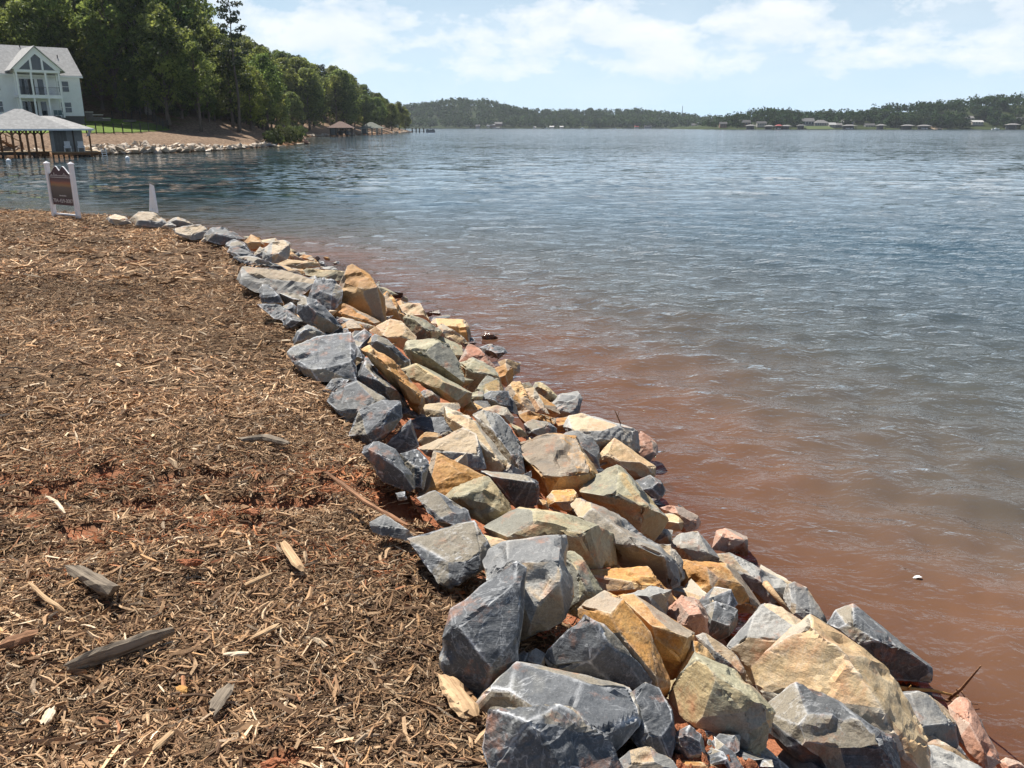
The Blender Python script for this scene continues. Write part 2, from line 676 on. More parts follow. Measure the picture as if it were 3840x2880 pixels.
mb_ = N(t, 'ShaderNodeMixShader')
L(t, opq, mb_.inputs[0])
L(t, tr.outputs[0], mb_.inputs[1])
L(t, dif.outputs[0], mb_.inputs[2])
gl = N(t, 'ShaderNodeBsdfGlossy')
L(t, ramp(t, [(0.0, 0.03), (0.3, 0.06), (1.0, 0.10)], mth(t, 'DIVIDE', dist, 400.0)), gl.inputs['Roughness'])
L(t, WN, gl.inputs['Normal'])
fr = N(t, 'ShaderNodeFresnel')
fr.inputs[0].default_value = 1.333
L(t, WN, fr.inputs['Normal'])
mg = N(t, 'ShaderNodeMixShader')
L(t, fr.outputs[0], mg.inputs[0])
L(t, mb_.outputs[0], mg.inputs[1])
L(t, gl.outputs[0], mg.inputs[2])
L(t, mg.outputs[0], t.nodes['Material Output'].inputs[0])
lake = link('lake', me, m)
tag(lake, kind='structure')
# ------------------------------------------------------------------ rocks of the near bank
def rock_mat(name, a, b_, dark, pale, stain, dark_amt=0.5, stain_amt=0.4, scuff=0.5, alt=(0.3, 0.28, 0.24), alt2=(0.4, 0.36, 0.3)):
    m, t, b = new_mat(name)
    tcn = N(t, 'ShaderNodeTexCoord')
    geo = N(t, 'ShaderNodeNewGeometry')
    oi = N(t, 'ShaderNodeObjectInfo')
    off = N(t, 'ShaderNodeVectorMath', operation='ADD')
    cmb = N(t, 'ShaderNodeCombineXYZ')
    L(t, mth(t, 'MULTIPLY', oi.outputs['Random'], 37.0), cmb.inputs[0])
    L(t, mth(t, 'MULTIPLY', oi.outputs['Random'], 91.0), cmb.inputs[1])
    L(t, geo.outputs['Position'], off.inputs[0])
    L(t, cmb.outputs[0], off.inputs[1])
    v = off.outputs[0]
    big = noise(t, v, 3.2, 5, 0.6, 0.6)
    mid = noise(t, v, 11, 6, 0.65, 0.5)
    fine = noise(t, v, 70, 5, 0.7)
    col = ramp(t, [(0.32, a), (0.68, b_)], mid)
    r1 = mth(t, 'FRACT', mth(t, 'MULTIPLY', oi.outputs['Random'], 7.31))
    r2 = mth(t, 'FRACT', mth(t, 'MULTIPLY', oi.outputs['Random'], 13.7))
    col = mixc(t, mth(t, 'MULTIPLY', ramp(t, [(0.50, 0.0), (0.60, 1.0)], big), mth(t, 'MULTIPLY', r1, stain_amt * 1.6), True), col, stain)
    big2 = noise(t, mapping(t, v, loc=(5, 9, 2)), 4.6, 5, 0.6, 0.8)
    col = mixc(t, mth(t, 'MULTIPLY', ramp(t, [(0.54, 0.0), (0.62, 1.0)], big2), mth(t, 'MULTIPLY', r2, dark_amt * 1.5), True), col, dark)
    col = mixc(t, ramp(t, [(0.30, 0.55), (0.55, 0.0)], fine), col, dark)
    fc = attr(t, 'facet').outputs['Fac']
    fw = mth(t, 'ADD', fc, mth(t, 'MULTIPLY', mth(t, 'SUBTRACT', mid, 0.5), 0.5))
    col = mixc(t, mth(t, 'MULTIPLY', ramp(t, [(0.16, 1.0), (0.26, 0.0)], fw), 0.75), col, alt)
    col = mixc(t, mth(t, 'MULTIPLY', ramp(t, [(0.72, 0.0), (0.80, 1.0)], fw), 0.55), col, alt2)
    hv = N(t, 'ShaderNodeHueSaturation')
    L(t, col, hv.inputs['Color'])
    L(t, mth(t, 'ADD', mth(t, 'MULTIPLY', mth(t, 'FRACT', mth(t, 'MULTIPLY', fc, 5.3)), 0.4), 0.8), hv.inputs['Value'])
    col = hv.outputs[0]
    # scuffs and quartz threads with a grain direction of their own
    st = noise(t, mapping(t, v, rot=(0.5, 0.9, 0.3), scale=(14, 34, 24)), 1.0, 6, 0.8, 2.2)
    th = noise(t, v, 5.0, 4, 0.6, 1.8)
    thread = ramp(t, [(0.48, 0.0), (0.5, 1.0), (0.52, 0.0)], th)
    sc = mth(t, 'MAXIMUM', ramp(t, [(0.59, 0.0), (0.70, 1.0)], st), mth(t, 'MULTIPLY', thread, 0.35))
    ed = attr(t, 'edge').outputs['Fac']
    edg = mth(t, 'MULTIPLY', ed, ramp(t, [(0.38, 0.0), (0.6, 1.0)], mid))
    sc = mth(t, 'MULTIPLY', mth(t, 'MAXIMUM', mth(t, 'MULTIPLY', sc, ramp(t, [(0.4, 0.15), (0.62, 1.0)], big2)), edg), scuff, True)
    col = mixc(t, sc, col, pale)
    vo = t.nodes.new('ShaderNodeTexVoronoi')
    vo.feature = 'DISTANCE_TO_EDGE'
    vo.inputs['Scale'].default_value = 5.5
    wv = N(t, 'ShaderNodeVectorMath', operation='ADD')
    L(t, v, wv.inputs[0])
    nn = N(t, 'ShaderNodeTexNoise')
    nn.inputs['Scale'].default_value = 7
    nn.inputs['Detail'].default_value = 5
    L(t, v, nn.inputs['Vector'])
    L(t, nn.outputs['Color'], wv.inputs[1])
    L(t, wv.outputs[0], vo.inputs['Vector'])
    crack = mth(t, 'MULTIPLY', ramp(t, [(0.0, 1.0), (0.018, 0.0)], vo.outputs['Distance']), ramp(t, [(0.5, 0.0), (0.6, 0.85)], big))
    col = mixc(t, crack, col, dark)
    grit = noise(t, v, 190, 3, 0.7)
    col = mixc(t, ramp(t, [(0.38, 0.35), (0.5, 0.0)], grit), col, dark)
    col = mixc(t, ramp(t, [(0.58, 0.0), (0.76, 0.18)], grit), col, pale)
    # red clay film thrown on the stones and the wet band at the waterline
    sepz = N(t, 'ShaderNodeSeparateXYZ')
    L(t, geo.outputs['Position'], sepz.inputs[0])
    film = mth(t, 'MULTIPLY', ramp(t, [(0.55, 0.0), (0.70, 0.8)], noise(t, mapping(t, v, loc=(1, 7, 4)), 7, 6, 0.7)), 0.8)
    col = mixc(t, film, col, (0.40, 0.17, 0.085))
    zw = mth(t, 'ADD', sepz.outputs[2], mth(t, 'MULTIPLY', mth(t, 'SUBTRACT', mid, 0.5), 0.14))
    wet = ramp(t, [(0.0, 1.0), (0.45, 1.0), (0.8, 0.0)], mth(t, 'DIVIDE', zw, 0.20))
    col = mixc(t, mth(t, 'MULTIPLY', wet, 0.78), col, (0.075, 0.036, 0.022))
    hs = N(t, 'ShaderNodeHueSaturation')
    L(t, col, hs.inputs['Color'])
    L(t, mth(t, 'ADD', mth(t, 'MULTIPLY', oi.outputs['Random'], 0.30), 0.86), hs.inputs['Value'])
    L(t, hs.outputs[0], b.inputs['Base Color'])
    L(t, ramp(t, [(0.0, 0.72), (1.0, 0.16)], wet), b.inputs['Roughness'])
    b.inputs['Specular IOR Level'].default_value = 0.35
    lay = noise(t, mapping(t, v, rot=(0.4, 0.7, 0.2), scale=(5, 6, 46)), 1.0, 5, 0.7, 0.7)
    nrm = bump(t, lay, 0.28, 0.015)
    nrm = bump(t, mid, 0.3, 0.02, nrm)
    nrm = bump(t, fine, 0.35, 0.006, nrm)
    L(t, nrm, b.inputs['Normal'])
    return m


RM = {
    'G': rock_mat('slate_rock', (0.068, 0.074, 0.081), (0.138, 0.146, 0.156), (0.042, 0.045, 0.05), (0.62, 0.63, 0.64), (0.28, 0.27, 0.23), 0.35, 0.35, 1.0, (0.32, 0.27, 0.19), (0.075, 0.08, 0.086)),
    'L': rock_mat('grey_rock', (0.25, 0.245, 0.225), (0.37, 0.36, 0.335), (0.10, 0.105, 0.11), (0.62, 0.61, 0.58), (0.38, 0.28, 0.16), 0.6, 0.4, 0.6, (0.15, 0.155, 0.16), (0.50, 0.34, 0.16)),
    'O': rock_mat('ochre_rock', (0.42, 0.19, 0.04), (0.57, 0.32, 0.105), (0.15, 0.085, 0.038), (0.66, 0.56, 0.42), (0.52, 0.22, 0.055), 0.55, 0.5, 0.6, (0.27, 0.26, 0.225), (0.62, 0.44, 0.23)),
    'T': rock_mat('tan_rock', (0.43, 0.30, 0.15), (0.58, 0.46, 0.29), (0.20, 0.17, 0.12), (0.72, 0.66, 0.56), (0.56, 0.30, 0.15), 0.4, 0.5, 0.6, (0.36, 0.34, 0.29), (0.54, 0.34, 0.16)),
    'V': rock_mat('olive_rock', (0.26, 0.235, 0.145), (0.40, 0.37, 0.255), (0.10, 0.095, 0.07), (0.56, 0.53, 0.42), (0.46, 0.30, 0.12), 0.6, 0.6, 0.5, (0.20, 0.20, 0.18), (0.50, 0.36, 0.17)),
    'R': rock_mat('reddish_rock', (0.40, 0.20, 0.13), (0.54, 0.33, 0.24), (0.17, 0.08, 0.05), (0.68, 0.54, 0.46), (0.46, 0.17, 0.09), 0.4, 0.5, 0.5),
}
TYPEWORD = {'G': 'slate grey', 'L': 'pale grey', 'O': 'orange ochre', 'T': 'tan', 'V': 'olive brown', 'R': 'reddish'}


def fattr(me, name, vals):
    a = me.attributes.new(name, 'FLOAT', 'FACE')
    a.data.foreach_set('value', np.asarray(vals, dtype=np.float32))


def finish_rock(bm, size, seed, target, strata=0.5, rough=1.0):
    """hull -> split facets -> chipped edges and layered faces; returns verts, tris, edge wear"""
    lay_ = bm.faces.layers.float.new('facet')
    rf_ = random.Random(seed * 31 + 5)
    for f in bm.faces:
        f[lay_] = rf_.random()
    bmesh.ops.triangulate(bm, faces=list(bm.faces))
    for _ in range(7):
        es = [e for e in bm.edges if e.calc_length() > target]
        if not es or len(bm.faces) > 3800:
            break
        bmesh.ops.subdivide_edges(bm, edges=es, cuts=1)
        bmesh.ops.triangulate(bm, faces=[f for f in bm.faces if len(f.verts) > 3])
    bm.normal_update()
    bm.verts.index_update()
    V = np.array([v.co[:] for v in bm.verts])
    Nn = np.array([v.normal[:] for v in bm.verts])
    sharp = np.zeros(len(V))
    for e in bm.edges:
        if len(e.link_faces) == 2:
            a = e.link_faces[0].normal.angle(e.link_faces[1].normal, 0.0)
            if a > 0.2:
                w = min(1.0, a / 0.9)
                for v in e.verts:
                    sharp[v.index] = max(sharp[v.index], w)
    T = np.array([[v.index for v in f.verts] for f in bm.faces])
    FA = np.array([f[lay_] for f in bm.faces])
    Q = V / size
    r = np.random.default_rng(seed)
    o = r.random(3) * 50
    d = 0.010 * fbm(Q * 2.6 + o, 3, seed) + 0.009 * fbm(Q * 9 + o, 3, seed + 9)
    ax = r.normal(size=3) * np.array([0.5, 0.5, 1.0])
    ax /= np.linalg.norm(ax)
    lay = (Q @ ax) * (8 + 7 * r.random()) + 1.5 * fbm(Q * 2.6 + o, 3, seed + 3)
    fr = lay - np.floor(lay)
    amp = np.clip(fbm(Q * 1.9 + o + 5, 2, seed + 4) + 0.15, 0, 1)
    d += strata * (0.025 + 0.05 * r.random()) * amp * (0.4 + 0.6 * np.clip(fbm(Q * 6 + o, 2, seed + 12) + 0.5, 0, 1)) * (np.where(fr < 0.85, fr, (1 - fr) * 5.6) - 0.4)
    chip = np.clip(fbm(Q * 5.5 + o, 3, seed + 6) + 0.25, 0, 1)
    d -= sharp * (0.002 + 0.045 * chip * chip)
    bite = np.clip(fbm(Q * 3.1 + o + 11, 2, seed + 8) - 0.42, 0, 0.3)
    d -= 0.16 * bite
    V = V + Nn * (d * size * rough)[:, None]
    return V, T, sharp, FA


ROCKS_DONE = []


def add_rock(P, brow, typ, tilt=25.0, pull=0.30, seed=0, label=None, strata=0.5, lift=0.0, depth=0.75):
    """P, brow in photo pixels (3840 wide).  The outline gets its distance from where its foot meets the bank."""
    P = np.array(P, float)
    P = P.mean(0) + (P - P.mean(0)) * 1.15
    # drop outline points that barely bend it, so faces stay broad and corners sharp
    tol = 0.05 * max(np.ptp(P[:, 0]), np.ptp(P[:, 1]))
    ch_ = True
    while ch_ and len(P) > 5:
        dev = []
        for i in range(len(P)):
            a, b_, c = P[i - 1], P[i], P[(i + 1) % len(P)]
            ac = c - a
            dev.append(abs(ac[0] * (b_ - a)[1] - ac[1] * (b_ - a)[0]) / (np.hypot(*ac) + 1e-9))
        j = int(np.argmin(dev))
        ch_ = dev[j] < tol
        if ch_:
            P = np.delete(P, j, 0)
    x0, x1, y0, y1 = P[:, 0].min(), P[:, 0].max(), P[:, 1].min(), P[:, 1].max()
    cxp, cyp = P[:, 0].mean(), P[:, 1].mean()
    bx = P[np.argmax(P[:, 1]), 0] * 0.4 + cxp * 0.6
    k0 = ray_bank(bx, y1, lift + 0.04, floor=-0.03)
    hpx = min(x1 - x0, (y1 - y0) * 1.25)
    size = max(x1 - x0, y1 - y0) * k0 / F
    tt = math.tan(R(tilt))

    def p3(sx, sy, dk):
        k = k0 + tt * (y1 - sy) / F * k0 + dk
        return ray(sx, sy) * k + np.array([0, 0, H])
    pts = []
    for sx, sy in P:
        pts.append(p3(sx, sy, 0))
        for s, dk in ((0.96, 0.30), (0.72, depth)):
            pts.append(p3(cxp + (sx - cxp) * s, cyp + (sy - cyp) * s, dk * size))
    if brow is None:
        brow = [(x0 + f * (x1 - x0), y0 + (0.50 + 0.08 * math.sin(seed * 1.7 + f * 5)) * (y1 - y0)) for f in (0.25, 0.5, 0.76)]
    for q in brow:
        pts.append(p3(q[0], q[1], -(q[2] if len(q) > 2 else pull * 1.4) * hpx * k0 / F))
    bm = bmesh.new()
    for p in pts:
        bm.verts.new(p)
    res = bmesh.ops.convex_hull(bm, input=list(bm.verts))
    junk = {g for g in res['geom_interior'] + res['geom_unused'] if isinstance(g, bmesh.types.BMVert)}
    bmesh.ops.delete(bm, geom=[v for v in junk if v.is_valid], context='VERTS')
    bmesh.ops.dissolve_limit(bm, angle_limit=R(11), verts=list(bm.verts), edges=list(bm.edges))
    rr = np.random.default_rng(seed * 7 + 1)
    cc_ = np.array(pts).mean(0)
    vw = -ray(cxp, cyp)
    vw /= np.linalg.norm(vw)
    for _ in range(3 + seed % 3):
        n_ = rr.normal(size=3) + vw * 0.35
        n_ /= np.linalg.norm(n_)
        ext = max(float(np.dot(np.array(v.co) - cc_, n_)) for v in bm.verts)
        pl = cc_ + n_ * ext * rr.uniform(0.70, 0.90)
        r2_ = bmesh.ops.bisect_plane(bm, geom=list(bm.verts) + list(bm.edges) + list(bm.faces), plane_co=pl, plane_no=n_, clear_outer=True)
        ce = [g for g in r2_['geom_cut'] if isinstance(g, bmesh.types.BMEdge)]
        if ce:
            bmesh.ops.edgeloop_fill(bm, edges=ce)
    bmesh.ops.recalc_face_normals(bm, faces=list(bm.faces))
    target = max(size / 22, 3.0 * k0 / 851.0)
    V, T, sharp, FA = finish_rock(bm, size, seed, target, strata)
    bm.free()
    c = V.mean(0)
    me = np_mesh('rock', V - c, T)
    vattr(me, 'edge', sharp)
    fattr(me, 'facet', FA)
    o = link('rock', me, RM[typ], loc=tuple(c))
    ROCKS_DONE.append(dict(o=o, typ=typ, size=size, k=k0, cx=cxp, cy=cyp, label=label, w=x1 - x0, h=y1 - y0, c=c))
    return o


CROPS = {'A': (900, 1000, 2.212), 'B': (1300, 1400, 1.8433), 'C': (1500, 2000, 1.8433), 'D': (2400, 1900, 1.5361), 'E': (400, 760, 1.8433)}


def pp(crop, s):
    ox, oy, k = CROPS[crop]
    out = []
    for w in s.split():
        n = [float(x) for x in w.split(',')]
        out.append((ox + n[0] / k, oy + n[1] / k) + tuple(n[2:]))
    return out


# crop, kind, outline, ridge between lit top and shaded front (None: worked out), options, own label
RK = [
 ('C','G','605,1290 655,1228 860,1275 1100,1222 1240,1290 1400,1400 1485,1530 1500,1650 1300,1720 900,1760 600,1720','880,1295 1000,1400 1070,1500 1120,1640',{'tilt':14,'pull':.22},'broad slate boulder at the bottom edge, dark left face and pale streaked right face'),
 ('C','G','555,1195 700,1040 850,925 1000,905 1180,960 1330,1045 1540,1080 1600,1180 1618,1290 1540,1440 1400,1520 900,1500 620,1300','700,1240 1000,1290 1250,1350 1380,1360 1500,1240 1565,1150',{'tilt':42,'pull':.22},'big blue grey slate slab with a flat sunlit top, behind the nearest boulder'),
 ('C','G','968,905 1000,850 1280,585 1400,650 1550,810 1715,1000 1580,1142 1350,1040 1200,990','1285,625,.16 1150,745,.16 1330,900,.08 1500,960,.08',{'tilt':2},'dark slate wedge with a pointed top leaning against the orange boulder'),
 ('C','G','283,940 330,770 380,550 620,370 780,255 842,300 862,500 840,660 790,880 700,980 620,1090 560,1130 430,1080 350,1010','805,420 690,520 540,700 360,780',{'tilt':30,'pull':.26},'tall slate boulder leaning over the mulch, flat sunlit upper face'),
 ('C','L','605,190 650,110 760,95 990,80 1130,40 1158,80 1162,300 1168,430 1120,560 1000,660 860,710 700,700 640,350','700,330 830,335 1000,370 1105,320 1145,180',{'tilt':34,'pull':.24},'large pale boulder with a white scratched top beside the mulch'),
 ('C','L','845,920 870,840 930,800 1000,840 990,910 900,980',None,{},None),
 ('B','G','455,1155 640,1085 870,1045 930,1100 992,1240 965,1320 790,1305 780,1420 720,1470 650,1430 640,1280','700,1300 850,1300 940,1270',{'tilt':48,'pull':.12},'blue grey slate slab half buried in the mulch'),
 ('C','V','1150,160 1200,140 1260,190 1300,290 1400,400 1390,470 1280,530 1220,548 1160,520 1155,300','1230,270 1290,400 1240,480',{},None),
 ('C','O','1325,275 1500,262 1700,245 1800,320 1870,400 1888,450 1800,530 1680,490 1400,440 1340,370','1400,330 1690,400 1820,345',{},'brown ochre boulder with wavy layered front beside the olive boulder'),
 ('B','L','1540,900 1590,858 1680,880 1800,950 1960,1040 2080,1110 2180,1200 2245,1290 2255,1420 2200,1450 2050,1395 1900,1335 1870,1200 1780,1060 1640,1000','1800,1085 1910,1140 2050,1200 2195,1265',{'pull':.34},'long pale grey boulder with a dark front, mid bank below the olive one'),
 ('B','V','1012,1070 1060,1010 1200,935 1300,905 1420,940 1600,1010 1760,1050 1840,1110 1872,1190 1862,1310 1800,1350 1680,1362 1520,1330 1300,1210 1130,1200 1050,1130','1110,1130 1290,1040 1400,1120 1520,1150 1700,1150 1810,1130',{'pull':.26},'big olive green boulder in the middle of the bank'),
 ('C','O','1238,545 1340,470 1430,440 1530,470 1620,580 1720,700 1785,850 1832,1000 1812,1170 1720,1100 1600,850 1500,740 1330,600','1440,590 1520,700 1650,830 1770,990',{'pull':.2},'long bright orange boulder sloping towards the dark slate wedge'),
 ('C','O','1538,455 1640,460 1750,530 1900,610 2010,690 2022,750 1990,870 1900,985 1840,1000 1780,830 1720,690 1600,560','1740,640 1850,650 1990,720',{'pull':.3},'orange boulder with a white top and a brown shaded front'),
 ('D','R','130,600 180,545 240,515 310,530 380,590 390,680 380,765 300,775 230,690','220,640 300,670 372,610',{},'small pinkish white boulder beside the orange boulder'),
 ('D','O','238,400 268,320 330,310 480,325 560,350 640,440 705,540 706,580 640,612 540,590 430,570 330,562 258,520 240,450','388,350 405,450 490,540 620,565',{'pull':.25,'tilt':32},'big orange boulder with a smooth bright right face near the water'),
 ('D','L','392,300 530,285 620,310 740,390 862,450 845,515 740,545 690,480 600,420 500,360','640,400 760,470',{'tilt':40,'pull':.15},None),
 ('D','G','372,590 440,560 550,600 558,680 500,745 420,782 380,765',None,{},None),
 ('D','L','522,800 560,720 640,640 690,580 800,600 900,670 946,700 910,760 800,830 740,900 680,1000 610,995 590,930 540,860','570,860 700,900 800,800 925,715',{'tilt':34,'pull':.2},'whitish boulder with a rough sunlit face beside the large tan boulder'),
 ('D','L','828,530 850,470 895,450 960,480 1000,540 1040,620 1078,670 1000,700 900,670 860,610','900,560 980,610',{'tilt':35,'pull':.12},None),
 ('D','T','682,1000 700,940 830,850 950,720 1000,660 1090,680 1180,760 1260,830 1400,950 1500,1120 1570,1240 1598,1330 1592,1500 1500,1490 1400,1380 1100,1200 900,1100 740,1130 690,1080','985,705 1150,830 1260,1010 1350,1160 1420,1290 800,1010,.12',{'tilt':36,'pull':.2},'largest tan boulder on the bank, rising behind the near slate boulder'),
 ('D','G','742,1190 800,1120 920,1045 1060,1080 1180,1150 1300,1240 1430,1330 1482,1430 1492,1520 1485,1620 1200,1620 1000,1490 910,1395 820,1375 760,1270','930,1380,.3 1000,1290 1150,1325 1350,1305 960,1140,.12',{'tilt':32,'pull':.3},'slate boulder with a black shaded front at the foot of the tan boulder'),
 ('D','V','188,1090 230,1010 340,878 400,910 560,960 640,1050 720,1140 742,1180 742,1260 690,1445 610,1410 560,1290 400,1240 270,1215','340,900 480,1040 600,1185 645,1170 730,1170',{'tilt':28,'pull':.22},'sharp ridged grey and ochre boulder above the red clay pocket'),
 ('D','O','188,1040 240,900 300,775 345,785 420,900 330,1000 220,1080','290,900 330,880',{'tilt':20},None),
 ('D','L','342,760 380,738 430,790 540,850 590,930 604,1010 560,980 430,920','430,830 540,900',{'tilt':38,'pull':.15},None),
 ('D','G','1118,690 1160,620 1250,583 1310,610 1400,690 1450,760 1510,810 1600,870 1646,910 1652,995 1560,990 1430,970 1350,890 1290,840 1180,775','1230,740 1340,800 1500,835 1600,890',{'tilt':34,'pull':.26},'black wet boulder standing alone in the water beside the bank'),
 ('D','L','1465,1080 1560,1058 1650,1080 1750,1140 1800,1200 1808,1260 1818,1360 1800,1415 1700,1370 1610,1330 1560,1240','1600,1270 1700,1290 1795,1320',{'pull':.26},'rounded pale grey boulder by the driftwood sticks at the waterline'),
 ('D','R','1788,1165 1850,1118 1900,1130 1950,1210 1990,1300 2042,1390 2065,1455 1990,1510 1900,1450 1830,1350','1900,1250 1980,1400',{'tilt':35,'pull':.2},'reddish wet boulder half under water beside the driftwood'),
 ('D','L','1595,1385 1700,1378 1820,1420 1930,1470 2010,1525 1900,1570 1600,1570','1700,1450 1850,1500',{'tilt':40,'pull':.12},None),
 ('D','T','1482,1480 1530,1458 1600,1490 1625,1545 1480,1550',None,{},None),
 ('D','R','2050,1490 2110,1450 2180,1470 2240,1525 2100,1550',None,{},None),
 ('C','G','1575,1150 1700,1060 1780,1100 1860,1230 1892,1400 1850,1560 1700,1530 1580,1440 1560,1300','1620,1275 1750,1300 1865,1235',{'tilt':30,'pull':.3},'slate boulder with a rusty brown shaded front beside the red clay'),
 ('C','G','1885,1400 2000,1340 2070,1400 2112,1565 1950,1590 1880,1480','1960,1420 2060,1480',{'tilt':15},None),
 ('C','L','1505,1590 1600,1510 1720,1480 1850,1560 1920,1660 1500,1680','1600,1590 1760,1580',{'tilt':40,'pull':.12},None),
 ('C','O','1895,1595 2000,1565 2120,1590 2230,1650 1900,1670',None,{'tilt':40,'pull':.12},None),
 ('C','G','1840,560 1900,505 1945,520 1900,640 1830,620',None,{},None),
 ('C','G','770,860 850,800 880,840 860,930 780,1000 720,960',None,{'tilt':10},None),
 # middle of the bank
 ('B','G','88,500 120,485 230,490 330,540 390,600 440,690 465,815 360,790 250,745 180,655 130,590','220,560 300,600 390,690',{'tilt':26,'pull':.2},'ragged slate boulder with a red clay smear against the mulch'),
 ('B','G','383,570 480,530 550,560 562,640 512,850 470,810 440,690','470,600 520,690',{'tilt':20,'pull':.2},None),
 ('B','G','288,490 400,360 440,328 466,380 492,500 430,555 380,562 320,542','440,350,.1 400,470,.12',{'tilt':0},'small black shaded slate wedge above the ragged slate boulder'),
 ('B','G','452,335 520,305 640,300 700,310 746,370 742,402 650,435 560,410 470,375','500,365 650,415 735,385',{'tilt':50,'pull':.1},'flat slate slab lying level among the boulders, thin white vein across'),
 ('B','O','488,470 540,410 620,410 665,445 540,515',None,{'tilt':15},None),
 ('A','G','928,1390 1020,1340 1008,1200 1060,1180 1180,1130 1310,1135 1322,1250 1265,1340 1210,1420 1130,1480 1000,1430','1050,1390 1190,1320 1245,1190',{'tilt':30,'pull':.2},'blocky slate boulder with a stepped broken face by the mulch edge'),
 ('B','L','512,525 600,480 720,420 800,395 880,430 927,520 942,640 880,675 820,650 700,570 560,560','600,530 720,540 860,560 920,560',{'tilt':38,'pull':.15},'pale grey boulder speckled with dark crumbs, above the orange pyramid'),
 ('B','T','652,280 700,248 760,280 850,300 930,400 1010,500 1080,580 1122,690 1100,715 990,690 940,600 930,500 860,430 740,395 700,350','840,390 950,520 1050,600',{'tilt':34,'pull':.15},'long cream and tan boulder running down the middle of the bank'),
 ('B','G','892,310 960,280 1050,310 1130,380 1190,460 1222,560 1232,680 1160,718 1130,690 1080,570 1000,470 920,380','1010,390 1110,500 1180,620',{'tilt':38,'pull':.15},'tall grey slab leaning beside the long cream boulder'),
 ('B','O','508,830 560,640 620,533 700,560 800,650 952,720 880,755 740,805 680,845 560,862','620,560,.05 560,830,.1 720,770,.12 860,740,.1',{'tilt':44},'pyramid shaped orange boulder with one broad sunlit face'),
 ('B','V','688,885 760,800 850,760 940,728 1020,735 1050,800 1120,880 1142,940 1080,1020 1000,1052 870,1005 740,935','760,860 850,820 950,790 1000,850 1080,920',{'tilt':28,'pull':.24},'brown and yellow lumpy boulder below the orange pyramid'),
 ('B','G','955,688 1080,708 1250,713 1312,760 1327,850 1300,905 1190,935 1120,870 1040,810','1000,712 1150,735 1295,755',{'tilt':20,'pull':.25},None),
 ('B','O','1195,505 1270,480 1400,440 1470,470 1580,455 1640,540 1690,640 1727,720 1690,785 1640,845 1500,855 1380,848 1310,785 1300,700 1220,570','1300,655 1390,660 1480,712 1560,680 1695,680',{'tilt':34,'pull':.25},'rust stained boulder with a split white crest and dark brown front'),
 ('B','V','1628,842 1700,750 1790,700 1890,655 1930,700 2030,780 2100,870 2180,970 2197,1000 2130,1085 2100,1142 2030,1105 1930,1005 1800,925 1700,865','1710,790 1850,815 2000,880 2135,960',{'pull':.3},'large grey green boulder with a dark lower face at mid bank'),
 ('B','L','1528,385 1560,310 1640,293 1760,310 1900,350 1992,390 2007,530 1940,562 1730,565 1700,470 1600,430','1560,395 1720,462 1850,412 1990,402',{'tilt':34,'pull':.3},'flat topped pale grey block with a black front near the water'),
 ('B','T','1738,605 1790,540 1860,463 1910,500 1960,560 2040,590 2112,640 2112,692 2000,745 1930,700 1780,660','1800,620 1930,675 2070,650',{'tilt':34,'pull':.2},'tan peaked boulder in front of the flat topped grey block'),
 ('B','R','1992,485 2040,408 2100,430 2140,500 2152,572 2110,595 2000,598','2060,500 2120,540',{'tilt':28,'pull':.15},'pink rounded boulder at the water beside the grey block'),
 ('B','L','1448,475 1530,420 1600,408 1690,450 1732,520 1732,635 1660,650 1560,570','1540,480 1640,520 1700,500',{'tilt':34,'pull':.15},None),
 ('B','G','1232,345 1290,328 1390,343 1442,380 1432,455 1360,460 1260,425',None,{'tilt':22},None),
 ('B','O','1178,270 1250,258 1320,290 1432,310 1432,345 1230,355',None,{'tilt':44,'pull':.12},None),
 ('B','T','878,292 930,250 1040,228 1100,240 1142,300 1132,345 1040,320',None,{},None),
 ('B','G','918,172 1000,130 1090,128 1150,200 1172,272 1080,258 930,245',None,{'tilt':20},None),
 ('B','O','1088,132 1150,70 1200,63 1240,130 1290,240 1292,283 1180,268 1140,195','1170,100 1215,220 1240,260',{'tilt':30,'pull':.2},'narrow ochre boulder standing on end near the water'),
 ('B','T','1228,120 1300,108 1350,200 1392,272 1310,260 1270,195','1290,160 1340,240',{'tilt':40,'pull':.12},None),
 ('B','V','1288,112 1320,53 1370,80 1452,160 1442,192 1360,203 1310,165',None,{},'small greenish boulder perched at the water edge'),
 ('B','L','1380,270 1430,205 1480,150 1590,128 1617,180 1602,262 1560,305 1500,300','1450,240 1530,250 1590,210',{'tilt':32,'pull':.2},'grey boulder jutting into the water beyond the narrow ochre one'),
 ('B','O','1432,322 1560,300 1552,395 1440,408',None,{'tilt':8},None),
 ('B','O','1398,860 1430,820 1560,808 1592,860 1540,912 1532,972 1470,955 1400,915',None,{},None),
 ('B','T','498,240 560,213 760,208 772,240 680,295 540,305',None,{'tilt':40,'pull':.15},None),
 ('B','O','788,232 850,193 932,240 900,295 800,295',None,{'tilt':34},None),
 ('B','G','2002,750 2100,713 2192,760 2214,822 2150,868 2070,822',None,{'tilt':30},'small black wet stone at the waterline below the peaked tan boulder'),
 ('B','G','508,872 620,828 700,920 820,950 862,1040 800,1065 680,1095 600,1015','660,1000 800,1020',{'tilt':50,'pull':.08},None),
 ('B','L','178,1035 270,983 340,1020 420,1080 485,1135 400,1148 300,1110 190,1098',None,{'tilt':40,'pull':.15},'grey stone half buried in mulch and red soil'),
 ('B','T','948,1120 1100,1158 1152,1212 1000,1240',None,{'tilt':42,'pull':.1},None),
 ('B','O','1310,870 1380,880 1400,940 1330,950',None,{},None),
 ('B','G','340,830 400,820 415,870 360,880',None,{},None),
 ('B','V','1130,345 1200,375 1250,430 1180,440',None,{},None),
 ('D','L','55,185 100,128 182,140 172,215 100,222',None,{},None),
